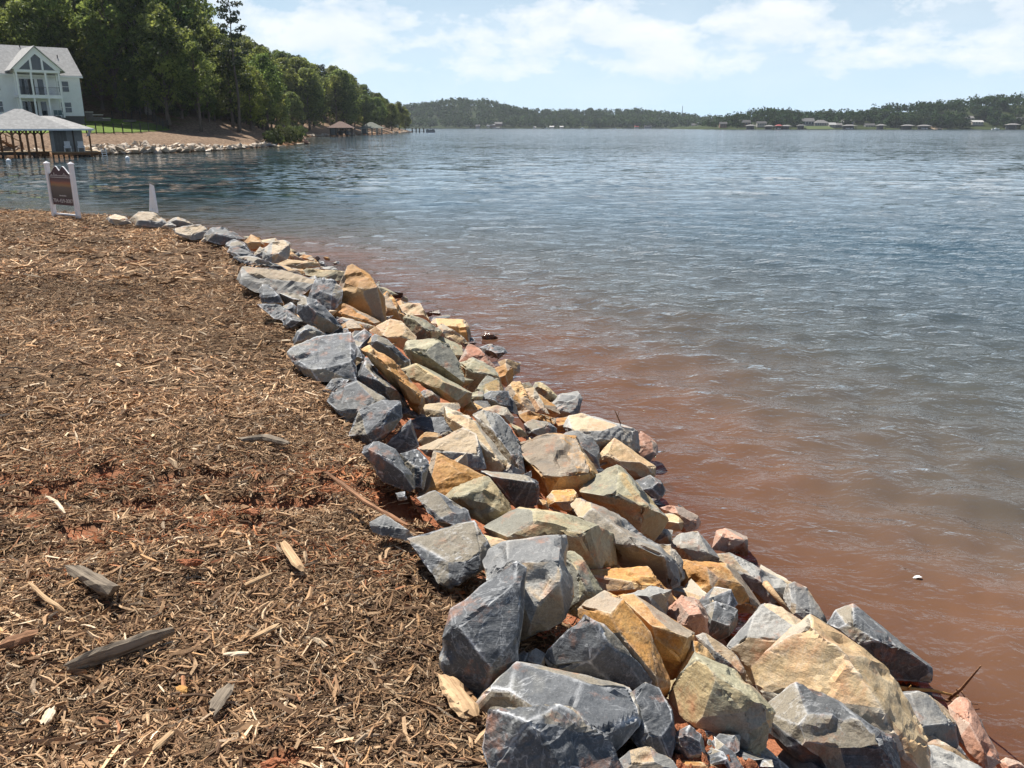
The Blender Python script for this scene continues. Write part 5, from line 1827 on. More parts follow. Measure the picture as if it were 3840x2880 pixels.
MB().span(.2, 4.8, .02, .08, .6, 1.25).span(.2, 4.8, 2.02, 2.08, .6, 1.25).build('railing', M_SHED, pt)
for x0 in (.4, 3.2):
    MB().span(x0, x0 + 1.2, .3, 1.0, .6, 1.3).span(x0, x0 + 1.2, .95, 1.1, 1.3, 1.7).build('seat', M_BOATBLUE, pt)
MB().span(2.1, 2.7, .9, 1.5, .6, 1.6).bar((2.4, 1.2, 1.6), (2.4, 1.2, 2.5), .06).build('console', M_DARK, pt)
# orange clay boulder and bleached logs at the headland
k_ = at_z(1139, 533, 0)
for n_, (sx, sy, s, ty_, lb) in enumerate(((1141, 529.5, .85, 'R', 'orange red boulder at the tip of the bushy headland'), (1147, 533, .8, 'R', 'dark red flat stone at the water under the orange boulder'), (1132, 531, .7, 'O', 'ochre stone left of the orange boulder on the headland'))):
    p = at_z(sx, sy + 4, .15)
    small_stone(p[0], p[1], .25 + (.55 if n_ == 0 else 0), s, ty_, n_, 'rocks at the headland', lb, 'rock', 'headland_rock')


def logg(px, r_, mat, label):
    pts_ = [at_z(x, y, .12) for x, y in px]
    o0 = pts_[0]
    tag(MB().tube([tuple(q - o0) for q in pts_], [r_, r_ * .9, r_ * .6][:len(pts_)], 7).build('driftwood_log', mat, loc=tuple(o0)), label, 'driftwood')


logg([(1026, 546.5), (1050, 549.5), (1072, 549)], .16, WP, 'bleached driftwood log lying along the shore under the bushes')
logg([(1112, 541.5), (1135, 538.5), (1160, 535)], .14, WP, 'pale driftwood trunk pointing into the water at the headland')
# ------------------------------------------------------------------ trees
def leaf_mat(name, dark, light, trans=0.48):
    m, t, b = new_mat(name)
    t.nodes.remove(b)
    a = attr(t, 'tone').outputs['Fac']
    oi = N(t, 'ShaderNodeObjectInfo')
    c = mixc(t, a, dark, light)
    hs = N(t, 'ShaderNodeHueSaturation')
    L(t, c, hs.inputs['Color'])
    L(t, mth(t, 'ADD', mth(t, 'MULTIPLY', oi.outputs['Random'], 0.5), 0.75), hs.inputs['Value'])
    L(t, mth(t, 'ADD', mth(t, 'MULTIPLY', mth(t, 'FRACT', mth(t, 'MULTIPLY', oi.outputs['Random'], 9.7)), 0.05), 0.475), hs.inputs['Hue'])
    d = N(t, 'ShaderNodeBsdfPrincipled')
    d.inputs['Roughness'].default_value = 0.6
    d.inputs['Specular IOR Level'].default_value = 0.25
    L(t, hs.outputs[0], d.inputs['Base Color'])
    tr = N(t, 'ShaderNodeBsdfTranslucent')
    hs2 = N(t, 'ShaderNodeHueSaturation')
    L(t, hs.outputs[0], hs2.inputs['Color'])
    hs2.inputs['Hue'].default_value = 0.48
    hs2.inputs['Value'].default_value = 1.3
    L(t, hs2.outputs[0], tr.inputs[0])
    mx = N(t, 'ShaderNodeMixShader')
    mx.inputs[0].default_value = trans
    L(t, d.outputs[0], mx.inputs[1])
    L(t, tr.outputs[0], mx.inputs[2])
    L(t, mx.outputs[0], t.nodes['Material Output'].inputs[0])
    return m


LEAF = leaf_mat('oak_leaf', (0.044, 0.072, 0.019), (0.20, 0.265, 0.065))
LEAFD = leaf_mat('bush_leaf', (0.030, 0.048, 0.016), (0.09, 0.115, 0.035))
LEAF2 = leaf_mat('bright_leaf', (0.075, 0.115, 0.022), (0.17, 0.215, 0.045), 0.45)
PINE = leaf_mat('pine_needle', (0.022, 0.042, 0.020), (0.055, 0.085, 0.035), 0.2)
BARK = simple_mat('bark', (0.13, 0.105, 0.085), 0.95, 0.3, 3, 0.1, 0.5, stretch=(3, 3, .6))
BARKP = simple_mat('pale_bark', (0.30, 0.27, 0.23), 0.95, 0.25, 3, 0.1, 0.5, stretch=(3, 3, .6))


def cards(C, Nr, size, r):
    """leaf clumps as bent quads at C facing Nr"""
    n = len(C)
    u = np.cross(Nr, r.normal(size=(n, 3)))
    u /= np.linalg.norm(u, axis=1)[:, None] + 1e-9
    v = np.cross(Nr, u)
    s = size[:, None] * 0.5
    fold = Nr * s * r.uniform(-.5, .5, n)[:, None]
    asp = r.uniform(.55, 1.0, n)[:, None]
    V = np.stack([C - u * s, C - v * s * asp + fold, C + u * s, C + v * s * asp + fold], 1)
    return V.reshape(-1, 3)


def crown_mesh(name, lobes, per, leaf, seed, mat):
    r = np.random.default_rng(seed)
    Cs, Ns, Ts = [], [], []
    ctr = np.mean([l[0] for l in lobes], 0)
    for c, rad, fl in lobes:
        n = int(per * rad * rad)
        d = r.normal(size=(n, 3))
        d /= np.linalg.norm(d, axis=1)[:, None]
        rr_ = rad * (0.55 + 0.5 * r.random(n) ** 0.6)
        P = np.array(c) + d * rr_[:, None] * np.array([1, 1, fl])
        Cs.append(P)
        nn = d * 0.6 + r.normal(size=(n, 3)) * 0.7 + np.array([0, 0, .35])
        Ns.append(nn / np.linalg.norm(nn, axis=1)[:, None])
        Ts.append(np.clip(0.45 + r.normal(0, .30) + r.normal(0, .22, n), 0, 1))
    C, Nn, T = np.concatenate(Cs), np.concatenate(Ns), np.concatenate(Ts)
    V = cards(C, Nn, leaf * r.uniform(.6, 1.4, len(C)), r)
    me = np_mesh(name, V, np.arange(len(V)).reshape(-1, 4))
    vattr(me, 'tone', np.repeat(T, 4))
    me.materials.append(mat)
    return me


def trunk_mesh(name, h, r0, limbs, seed, mat):
    r = random.Random(seed)
    mb = MB()
    pts_, rad = [], []
    x = y = 0
    for i in range(9):
        u = i / 8
        pts_.append((x, y, h * u))
        rad.append(r0 * (1 - .85 * u) + (r0 * .5 if i == 0 else 0))
        x += r.uniform(-.18, .18) * h / 18
        y += r.uniform(-.18, .18) * h / 18
    mb.tube(pts_, rad, 8)
    for (z0_, end, rr_) in limbs:
        u = z0_ / h
        i = min(7, int(u * 8))
        f = u * 8 - i
        p0 = Vector(pts_[i]).lerp(Vector(pts_[i + 1]), f)
        e = Vector(end)
        mid = p0.lerp(e, .5) + Vector((0, 0, (e - p0).length * .08))
        mb.tube([p0, mid, e], [rr_, rr_ * .6, rr_ * .2], 5, False)
    me = mb.mesh(name, True)
    me.materials.append(mat)
    return me


def decid(seed, h, w, base, nl, per, leaf, mat, bark=BARK, flat=.75):
    r = np.random.default_rng(seed)
    lobes, limbs = [], []
    for k in range(nl):
        u = (k + r.random()) / nl
        z_ = base + (h - base) * (u ** .85)
        prof = math.sin(math.pi * min(1, (0.12 + 0.86 * u)) ** 0.85) ** 0.7
        a = k * 2.4 + r.random()
        rad = w / 2 * prof * r.uniform(.35, .95)
        lr = w * r.uniform(.09, .17) * (.7 + .5 * prof)
        c = (math.cos(a) * rad, math.sin(a) * rad, min(z_, h - lr * .5))
        lobes.append((c, lr, flat))
        if k % 2 == 0:
            limbs.append((max(base * .6, c[2] - rad * .8 - 1), c, .05 * h / 10))
    return crown_mesh('crown', lobes, per, leaf, seed, mat), trunk_mesh('trunk', h * .93, h * .014 + .06, limbs, seed, bark)


def pine(seed, h, w, base, nb, mat=PINE):
    r = np.random.default_rng(seed)
    lobes, limbs = [], []
    for k in range(nb):
        u = k / (nb - 1)
        z_ = base + (h - base) * u
        a = k * 2.4 + r.random()
        ln = w / 2 * (1 - .75 * u ** 1.6) * r.uniform(.6, 1.1) + .3
        for f in (.55, .8, 1.0):
            c = (math.cos(a) * ln * f + r.normal(0, .2), math.sin(a) * ln * f + r.normal(0, .2), z_ + .25 * f * ln * .4 + r.normal(0, .15))
            lobes.append((c, r.uniform(.55, .95), .55))
        limbs.append((max(.5, z_ - .3), c, .06))
    return crown_mesh('crown', lobes, 46, .42, seed, mat), trunk_mesh('trunk', h, h * .011 + .05, limbs, seed, BARK)


PT = {
    'oakA': decid(1, 18, 10, 4.0, 66, 42, .50, LEAF), 'oakB': decid(2, 20, 9, 6.5, 62, 42, .50, LEAF),
    'oakC': decid(3, 16, 11, 2.2, 70, 42, .48, LEAF), 'oakD': decid(4, 22, 9, 9.0, 58, 42, .52, LEAF),
    'tallP': decid(5, 22, 8, 10.5, 50, 42, .50, LEAF, BARKP), 'young': decid(6, 8, 4.6, 1.6, 24, 110, .36, LEAF2),
    'bright': decid(7, 14, 8, 2.5, 36, 62, .46, LEAF2), 'pine': pine(8, 23, 7.5, 12, 22), 'pine2': pine(9, 20, 7, 6, 26),
    'shrub': decid(10, 3.6, 4.2, .3, 26, 90, .36, LEAFD), 'shrubB': decid(11, 2.6, 3.2, .2, 16, 150, .3, LEAF2),
}


def plant(kind, p, s, label, group=None, cat='tree', name='tree', rz=None, sz=1.0):
    cm, tm = PT[kind]
    e = empty(name, tuple(p), random.uniform(0, 6.28) if rz is None else rz)
    e.scale = (s, s, s * sz)
    tag(e, label, cat, group)
    o = bpy.data.objects.new('crown', cm)
    COL.objects.link(o)
    o.parent = e
    o = bpy.data.objects.new('trunk', tm)
    COL.objects.link(o)
    o.parent = e
    return e


def base_pt(sx, sy):
    p = ray_cove(sx, sy)
    if p is None:
        p = at_y(sx, sy, 150)
    return p - np.array([0, 0, .15])


SKX = [600, 740, 790, 830, 870, 950, 1040, 1100, 1200, 1300, 1434, 1520, 1545, 1600]
SKY = [-400, -150, 40, 95, 130, 125, 182, 200, 225, 258, 350, 392, 430, 470]
HGT = {'oakA': 18, 'oakB': 20, 'oakC': 16, 'oakD': 22, 'tallP': 22, 'young': 8, 'bright': 14, 'pine': 23, 'pine2': 20, 'shrub': 3.6, 'shrubB': 2.6}


def fit(kind, p, s, lo=.0):
    """keep a tree under the wood's outline, and let the far ones reach up to it"""
    sxp = CX + p[0] / (p[1] * cp) * F * 1.0
    top = np.interp(sxp, SKX, SKY)
    zt = at_y(sxp, top, p[1])[2]
    mx = (zt - p[2]) / HGT[kind]
    if mx < .35:
        return max(mx, .3)
    return min(s, mx) if lo == 0 else min(max(s, mx * lo), mx, 1.35)


TREES = [
    ('tallP', 557, 427, 1.05, 'tall straight tree with a bare pale trunk behind the yard fence'),
    ('oakD', 520, 415, 1.0, 'tall dark tree just left of the pale trunked tree'),
    ('oakB', 445, 418, .95, 'slim tree rising beyond the retaining wall'),
    ('bright', 385, 408, .95, 'yellow green tree beside the right end of the house'),
    ('young', 474, 440, .55, 'small young tree planted behind the back fence of the lawn'),
    ('young', 785, 459, .95, 'young bright green tree on the mulched slope edge'),
    ('bright', 740, 440, .62, 'light green understory tree left of the slope crest'),
    ('oakA', 640, 418, 1.1, 'big dark tree above the fence corner'),
    ('oakD', 700, 425, 1.05, 'tall dark crowned tree above the mulched slope'),
    ('oakB', 815, 392, 1.0, 'tall tree with a leaning trunk below the pine'),
    ('oakA', 873, 476, .80, 'dark tree standing low at the end of the mulched slope'),
    ('oakC', 975, 470, .86, 'broad dark tree on the headland'),
    ('oakA', 1002, 474, .74, 'headland tree with a thick trunk near the grass strip'),
    ('oakC', 1040, 486, .80, 'bushy headland tree nearest the water'),
    ('oakC', 1100, 492, .72, 'rounded tree overhanging the headland bushes'),
    ('oakA', 925, 455, .92, 'dark tree behind the headland grass strip'),
    ('pine', 862, 345, 1.0, 'tall lone pine standing above the tree line'),
    ('tallP', 1238, 470, .78, 'slender double trunk tree above the brown roofed boathouse'),
    ('bright', 1188, 430, .98, 'bright yellow green tree on the wooded hillside'),
    ('pine2', 1180, 466, .74, 'dark narrow evergreen left of the brown roofed boathouse'),
    ('oakC', 1470, 490, .80, 'dense tree on the shore right of the green roofed boathouse'),
    ('oakC', 1520, 488, .70, 'last tree at the tip of the wooded point'),
    ('oakA', 1498, 485, .85, 'tall tree just before the tip of the wooded point'),
    ('oakC', 1430, 478, .85, 'dense tree behind the green roofed boathouse'),
]
placed = []
for kind, sx, sy, s, lb in TREES:
    if kind == 'pine':
        p = at_y(880, 300, 150.0)
        p[2] = float(cove_z(np.array([p[0]]), np.array([p[1]]))[0])
        top = at_y(872, 3, 150.0)[2]
        s = (top - p[2]) / 22.5
    else:
        p = base_pt(sx, sy)
        s = fit(kind, p, s)
    placed.append(p[:2])
    plant(kind, p, s, lb, 'trees of the wooded cove')

# the rest of the wood: many more trees up the slope
r = np.random.default_rng(21)
kinds = ['oakA', 'oakB', 'oakC', 'oakD', 'oakA', 'oakB', 'pine2', 'oakC', 'bright']
HR = Euler((0, 0, R(41.5))).to_matrix()
n_ = 0
tries = 0
zone_lab = {'a': 'one of the leafy trees packed on the slope behind the white house', 'b': 'one of the dark trees packed on the hillside above the mulched slope',
            'c': 'one of the leafy trees covering the far wooded point beyond the headland'}
while n_ < 330 and tries < 60000:
    tries += 1
    Yd = 120 + 400 * r.random() ** 1.15
    sx = r.uniform(-200, 1545)
    x = (sx - CX) / F * Yd * 1.02
    p = np.array([x, Yd])
    s_in = float(sdist(np.array([x]), np.array([Yd]), SHP)[0])
    if s_in < 5 or s_in > 95:
        continue
    lx = HR.inverted() @ Vector((x - hp[0], Yd - hp[1], 0))
    if -24 < lx.x < 3.5 and -8 < lx.y < 13:
        continue
    if inside(np.array(x), np.array(Yd), LP) or (x < -40 and Yd < 138 and s_in < 30):
        continue
    if Yd < 165 and -46 < x < -32 and s_in < 9:
        continue
    dmin = min(np.hypot(*(p - q)) for q in placed)
    if dmin < (3.6 if Yd < 250 else 4.6):
        continue
    z_ = float(cove_z(np.array([x]), np.array([Yd]))[0])
    k = kinds[r.integers(0, len(kinds))]
    if k == 'bright' and r.random() < .5:
        k = 'oakB'
    s = r.uniform(.72, 1.02)
    if s_in < 14:
        s *= .85
    if 200 < Yd < 400:
        s *= 1.12
    if Yd > 420:
        s *= .85
    s = fit(k, (x, Yd, z_), s, r.uniform(.62, 1.0) if Yd > 190 else 0)
    zone = 'a' if (x / Yd) < -.40 else ('b' if Yd < 190 else 'c')
    plant(k, (x, Yd, z_ - .2), s, zone_lab[zone], {'a': 'trees behind the house', 'b': 'trees above the mulched slope', 'c': 'trees of the wooded point'}[zone])
    placed.append(p)
    n_ += 1
# shrubs on the headland bank
for j, (kind, sx, sy, s) in enumerate((('shrub', 1010, 540, .6), ('shrub', 1030, 541, .75), ('shrubB', 1052, 540, .6), ('shrub', 1068, 536, .65), ('shrub', 1090, 534, .8), ('shrub', 1112, 531, .8),
                                       ('shrubB', 1124, 527, .7), ('shrub', 1050, 524, .7), ('shrub', 1085, 519, .7), ('shrub', 1130, 515, .9))):
    plant(kind, base_pt(sx, sy), s, ('low dense bush overhanging the water on the headland' if kind == 'shrub' else 'light green bush among the headland bushes'),
          'headland bushes' if kind == 'shrub' else 'light headland bushes', 'bush', 'bush')
# saplings and brush at the foot of the wood
for j in range(34):
    sx = r.uniform(440, 980)
    sy = np.interp(sx, [440, 560, 660, 800, 900, 980], [424, 432, 440, 455, 472, 482]) - r.uniform(0, 14)
    plant('young' if r.random() < .35 else 'shrub', base_pt(sx, sy), r.uniform(.45, .8), 'brush growing along the foot of the dark wood', 'brush at the foot of the wood', 'bush', 'bush')
# ------------------------------------------------------------------ far shores
def forest(name, pts_, hs, per, leafk, seed, mat, label):
    """a wood that reads as one mass: crowns of leaf clumps, one object"""
    r = np.random.default_rng(seed)
    n = len(pts_)
    k = per
    tw = r.uniform(.28, .42, n) * hs
    d = r.normal(size=(n, k, 3))
    d /= np.linalg.norm(d, axis=2)[..., None]
    # a few lobes per crown for an uneven outline
    lob = r.normal(size=(n, 5, 3)) * np.array([.55, .55, .45])
    li = r.integers(0, 5, (n, k))
    cen = np.take_along_axis(lob, li[..., None].repeat(3, 2), 1)
    q = cen * .62 + d * (.42 + .25 * r.random((n, k, 1)))
    C = np.empty((n, k, 3))
    C[..., 0] = pts_[:, None, 0] + q[..., 0] * tw[:, None]
    C[..., 1] = pts_[:, None, 1] + q[..., 1] * tw[:, None]
    C[..., 2] = pts_[:, None, 2] + hs[:, None] * (.50 + q[..., 2] * .42)
    nn = d * .7 + r.normal(size=(n, k, 3)) * .5 + np.array([0, 0, .4])
    nn /= np.linalg.norm(nn, axis=2)[..., None]
    sz = (hs[:, None] * leafk * r.uniform(.6, 1.4, (n, k))).ravel()
    V = cards(C.reshape(-1, 3), nn.reshape(-1, 3), sz, r)
    me = np_mesh(name, V, np.arange(len(V)).reshape(-1, 4))
    tone = np.clip(.45 + r.normal(0, .2, (n, 1)) + r.normal(0, .15, (n, k)), 0, 1)
    vattr(me, 'tone', np.repeat(tone.ravel(), 4))
    o = link(name, me, mat)
    tag(o, label, 'forest', kind='stuff')
    return o


FLEAF = leaf_mat('far_leaf', (0.019, 0.040, 0.016), (0.056, 0.092, 0.030), 0.2)
for n_ in FLEAF.node_tree.nodes:
    if n_.type == 'BSDF_PRINCIPLED':
        n_.inputs['Specular IOR Level'].default_value = 0.02
        n_.inputs['Roughness'].default_value = 1.0
MAT_FARG = simple_mat('far_ground', (0.030, 0.042, 0.018), 0.95, 0.4, .02, 0.05, 0.0)

# hill straight across
YF = 1480.0
sky_px = [(1300, 395), (1520, 395), (1608, 380), (1706, 366), (1825, 369), (1934, 397), (2015, 411), (2205, 408), (2395, 407), (2477, 416), (2558, 426), (2640, 434), (2900, 436), (3400, 432)]
xs = np.linspace(-420, 1250, 150)
ys = np.linspace(YF, YF + 420, 40)
X, Y = np.meshgrid(xs, ys)


def far_ridge(x, Yr):
    sxp = CX + x / (Yr * cp) * F * 0.995
    top = np.interp(sxp, [q[0] for q in sky_px], [q[1] for q in sky_px])
    el = PITCH - np.arctan((CY - top) / F)
    return np.maximum(H - Yr * np.tan(el) - 15.0, 3)


def far_z(x, y):
    u = np.clip((y - YF) / 300.0, 0, 1.4)
    rd = far_ridge(x, YF + 300)
    return 1.0 + rd * smooth(0, 1.0, u) * (1 + .0 * x) + 2.0 * fbm2(np.asarray(x) * .02, np.asarray(y) * .02, 2, 61) * smooth(0.1, .4, u)


Z = far_z(X, Y)
Z[0, :] = -1.0
tag(link('far_hill', grid_mesh('far_hill', X, Y, Z), MAT_FARG), kind='structure')
r = np.random.default_rng(31)
n = 3600
px_ = r.uniform(-400, 900, n)
py_ = YF + 6 + 330 * r.random(n) ** 1.15
pz_ = far_z(px_, py_) - .5
forest('far_forest', np.stack([px_, py_, pz_], 1), r.uniform(11, 18, n), 30, .23, 32, FLEAF, 'unbroken dark green forest covering the far hills across the lake')

# right hand shore
YR = 980.0
rsky = [(2600, 458), (2640, 449), (2712, 434), (2785, 426), (2908, 401), (2992, 412), (3104, 418), (3217, 409), (3329, 404), (3441, 384), (3525, 378), (3665, 376), (3749, 356), (3840, 353), (4300, 340), (4800, 335)]
xs = np.linspace(208, 1000, 120)
ys = np.linspace(YR - 3, YR + 260, 40)
X, Y = np.meshgrid(xs, ys)


def r_z(x, y):
    x = np.asarray(x, float)
    y = np.asarray(y, float)
    sxp = CX + x / (YR + 70) / cp * F
    top = np.interp(sxp, [q[0] for q in rsky], [q[1] for q in rsky])
    rd = np.maximum(H - (YR + 110) * np.tan(PITCH - np.arctan((CY - top) / F)) - 13.5, 1.6)
    u = np.clip((y - YR) / 110.0, 0, 2)
    edge = smooth(208, 232, x)
    return edge * (1.2 + rd * smooth(0, 1, u)) - (1 - edge) * 2.0


Z = r_z(X, Y)
Z[0, :] = -1.0
M_RS = simple_mat('right_shore_ground', (0.038, 0.05, 0.02), 0.95, 0.5, .03, 0.05, 0)
tag(link('far_shore', grid_mesh('far_shore', X, Y, Z), M_RS), kind='structure')

# houses and boathouses on the far shores
M_WB = simple_mat('brick_house', (0.20, 0.13, 0.10), 0.8, 0.15, .5)
M_WC = simple_mat('pale_house', (0.36, 0.34, 0.31), 0.7, 0.1, .5)
M_WD = simple_mat('grey_house', (0.24, 0.24, 0.24), 0.8, 0.1, .5)
M_RD = simple_mat('dark_roof', (0.10, 0.10, 0.10), 0.9, 0.15, .5)
M_RL = simple_mat('light_roof', (0.20, 0.195, 0.19), 0.9, 0.15, .5)
M_RR = simple_mat('red_roof', (0.30, 0.05, 0.045), 0.7, 0.15, .5)
M_RW = simple_mat('white_roof', (0.46, 0.45, 0.43), 0.7, 0.1, .5)
occ = []


def far_house(Yd, sx0, sx1, sy0, sy1, wall, roof, label, hipr=False, wins=4):
    """sy0 top, sy1 foot in photo pixels"""
    a, b2 = at_y(sx0, sy1, Yd), at_y(sx1, sy1, Yd)
    w = b2[0] - a[0]
    h_ = at_y(sx0, sy0, Yd)[2] - a[2]
    dep = max(6.0, w * .6)
    e = empty('house', (a[0], a[1], a[2]), 0)
    tag(e, label, 'house')
    wh = h_ * .56
    mb = MB().span(0, w, 0, dep, -1.5, wh)
    mb.build('wall', wall, e)
    if hipr:
        hip(e, -.4, w + .4, -.4, dep + .4, wh, h_ + .4, w * .3, w * .7, mat=roof, trim=M_CREAM)
    else:
        gable_roof(e, 0, w, 0, dep, wh, h_, .25, .5, roof)
        g_ = MB()
        for xx in (0.01, w - .01):
            g_.poly([(xx, 0, wh), (xx, dep, wh), (xx, dep / 2, h_)])
        g_.build('gable', wall, e)
    for k in range(wins):
        x0 = w * (k + .28) / wins
        MB().span(x0, x0 + w / wins * .45, -.08, -.02, wh * .32, wh * .82).build('window', M_GLASS, e)
    occ.append((a[0] - 1, b2[0] + 1, Yd))
    return e


def far_boathouse(Yd, sx0, sx1, sy0, sy1, roof, label, boat=None):
    a, b2 = at_y(sx0, 479.5, Yd), at_y(sx1, 479.5, Yd)
    w = b2[0] - a[0]
    z1_ = max(2.6, at_y(sx0, sy0, Yd)[2])
    ze = z1_ - 1.0
    e = empty('boathouse', (a[0], Yd, 0))
    tag(e, label, 'boathouse')
    hip(e, -.5, w + .5, -.5, 8.5, ze, z1_ + .3, w * .3, w * .7, mat=roof, trim=M_CREAM)
    MB().span(0, w, 0, 8, .5, .75).build('deck', M_PILE, e)
    for u in (.03, .5, .97):
        MB().span(w * u - .15, w * u + .15, .2, .5, -1, ze - .1).build('post', M_PILE, e)
    MB().span(w * .06, w * .94, 6, 7.8, .76, ze - .12).build('back_wall', M_SLATEWALL, e)
    if boat:
        MB().span(w * .25, w * .75, 1, 5, .8, 1.6).build('stored_boat', boat, e)


def q5(x0, x1, y0, y1): return (2700 + x0 / 3.687, 2700 + x1 / 3.687, 400 + y0 / 3.687, 400 + y1 / 3.687)
def q6(x0, x1, y0, y1): return (3240 + x0 / 3.687, 3240 + x1 / 3.687, 400 + y0 / 3.687, 400 + y1 / 3.687)
def q3(x0, x1, y0, y1): return (1600 + x0 / 4.424, 1600 + x1 / 4.424, 400 + y0 / 4.424, 400 + y1 / 4.424)
def q4(x0, x1, y0, y1): return (2100 + x0 / 3.687, 2100 + x1 / 3.687, 400 + y0 / 3.687, 400 + y1 / 3.687)


far_house(1000, *q5(0, 95, 212, 272), M_WB, M_RD, 'brown house at the tip of the right hand shore')
far_house(1020, *q5(275, 420, 185, 260), M_WB, M_RD, 'brick house half hidden under trees near the tip of the shore')
far_house(1010, *q5(1140, 1300, 160, 255), M_WD, M_RL, 'two storey grey house with a light roof on the right hand shore')
far_house(1005, *q5(1310, 1500, 188, 268), M_WD, M_RL, 'long low grey house behind the lakeside lawn', True, 6)
far_house(995, *q5(1512, 1600, 222, 285), M_WC, M_RW, 'small pale house beside the long grey house')
far_house(1030, *q5(1660, 1850, 185, 250), M_WD, M_RL, 'grey roofed house set back among trees')
far_house(1000, *q5(1600, 1690, 228, 285), M_WD, M_RL, 'grey cottage right of the small pale house')
far_house(1000, *q5(515, 640, 205, 265), M_WC, M_RD, 'dim pale house under dark trees on the right hand shore')
far_house(1035, *q6(1345, 1520, 130, 195), M_WD, M_RL, 'grey house up the wooded slope at far right')
far_house(1005, *q6(1500, 1650, 190, 240), M_WC, M_RW, 'cream house low on the shore at far right')
far_house(1030, *q6(1930, 2005, 148, 190), M_WC, M_RW, 'white roofed house high among trees at far right')
far_house(1010, *q6(2105, 2230, 150, 215), M_WB, M_RD, 'brown house at the right picture edge')
far_house(1010, *q6(20, 160, 235, 290), M_WD, M_RD, 'low dark house behind shoreline docks')
far_boathouse(974, *q5(380, 500, 250, 295), M_RL, 'grey roofed boathouse near the tip of the right hand shore', M_BOATBLUE)
far_boathouse(974, *q5(640, 745, 257, 292), M_RL, 'grey roofed boathouse left of the red roofed one')
far_boathouse(974, *q5(790, 860, 250, 295), M_RR, 'red roofed boathouse on the right hand shore', M_BUOY)
far_boathouse(974, *q5(865, 985, 255, 292), M_RL, 'grey roofed boathouse right of the red roofed one')
far_boathouse(974, *q5(1090, 1190, 248, 295), M_RD, 'dark boathouse in front of the two storey house')
far_boathouse(974, *q5(1720, 1890, 250, 290), M_RL, 'wide grey boathouse by moored boats', M_BUOY)
far_boathouse(974, *q6(205, 305, 245, 290), M_RL, 'pale roofed boathouse under overhanging trees')
far_boathouse(974, *q6(550, 700, 250, 290), M_RL, 'long flat roofed boathouse in shade')
far_boathouse(974, *q6(775, 930, 253, 290), M_RL, 'boathouse with white boats under it', M_BUOY)
far_boathouse(974, *q6(2000, 2160, 235, 285), M_RL, 'boathouse near the right picture edge')
# lawn and sand by the water
for nm, qq, mt, lb in (('lawn', q5(1205, 1590, 266, 290), simple_mat('far_lawn_grass', (0.06, 0.085, 0.022), .9, .2, .2), 'green'), ('sand_bank', q6(960, 1100, 268, 288), simple_mat('sand', (0.55, 0.42, 0.27), .9, .15, 1), 'sand')):
    a, b2 = at_y(qq[0], qq[3], YR - 6), at_y(qq[1], qq[3], YR - 6)
    xx_, yy_ = np.meshgrid(np.linspace(a[0], b2[0], 12), np.linspace(YR - 7, YR + 14, 8))
    zz_ = .4 + (yy_ - YR + 7) * .16
    o = link(nm, grid_mesh(nm, xx_, yy_, zz_), mt)
    tag(o, kind='structure')
# houses across, on the far hill
far_house(1488, *q3(1130, 1250, 258, 312), M_WB, M_RL, 'brown house on the far shore above a terrace', False, 5)
far_house(1484, *q3(1050, 1132, 290, 330), M_WB, M_RL, 'lower brown roofed house beside the terrace house')
far_house(1482, *q3(1098, 1205, 336, 366), M_WD, M_RL, 'long shed at the water below the terrace house')
far_house(1482, *q3(998, 1042, 304, 335), M_WC, M_RW, 'white roofed hut on the far shore')
far_house(1482, *q3(815, 882, 300, 352), M_WD, M_RL, 'grey cottage on the far shore with a dock')
far_house(1482, *q3(1768, 1812, 332, 360), M_WC, M_RW, 'small white hut alone on the far shore')
far_house(1482, *q3(2040, 2110, 320, 360), M_WC, M_RW, 'white boathouse on the far shore near mid picture')
far_house(1482, *q4(0, 45, 268, 294), M_WC, M_RW, 'white dock house on the far shore left of the speedboat')
far_house(1482, *q4(1035, 1088, 267, 292), M_WC, M_RR, 'pink roofed boathouse on the far shore')
far_house(1482, *q4(1170, 1265, 262, 292), M_WD, M_RD, 'dark low house on the far shore')
far_house(1490, *q4(1820, 1882, 233, 285), M_WC, M_RL, 'pale house on the far shore before the tip')
far_house(1486, *q4(1905, 1952, 218, 290), M_WC, M_RW, 'tall white house beside the tip of the right hand shore')
# radio mast
p = at_y(2100 + 1690 / 3.687, 428, 1790)
mt_ = MB()
for dx, dy in ((-.6, 0), (.6, 0), (0, 1)):
    mt_.bar((dx, dy, -25), (dx * .4, dy * .4, 16), .45)
for k in range(9):
    mt_.bar((-.5, 0, -14 + k * 3.4), (.5, 0, -12.3 + k * 3.4), .2)
tag(mt_.build('radio_mast', simple_mat('mast_grey', (.35, .36, .38), .6, .05), loc=tuple(p)), 'thin radio mast rising above the far hill', 'mast')

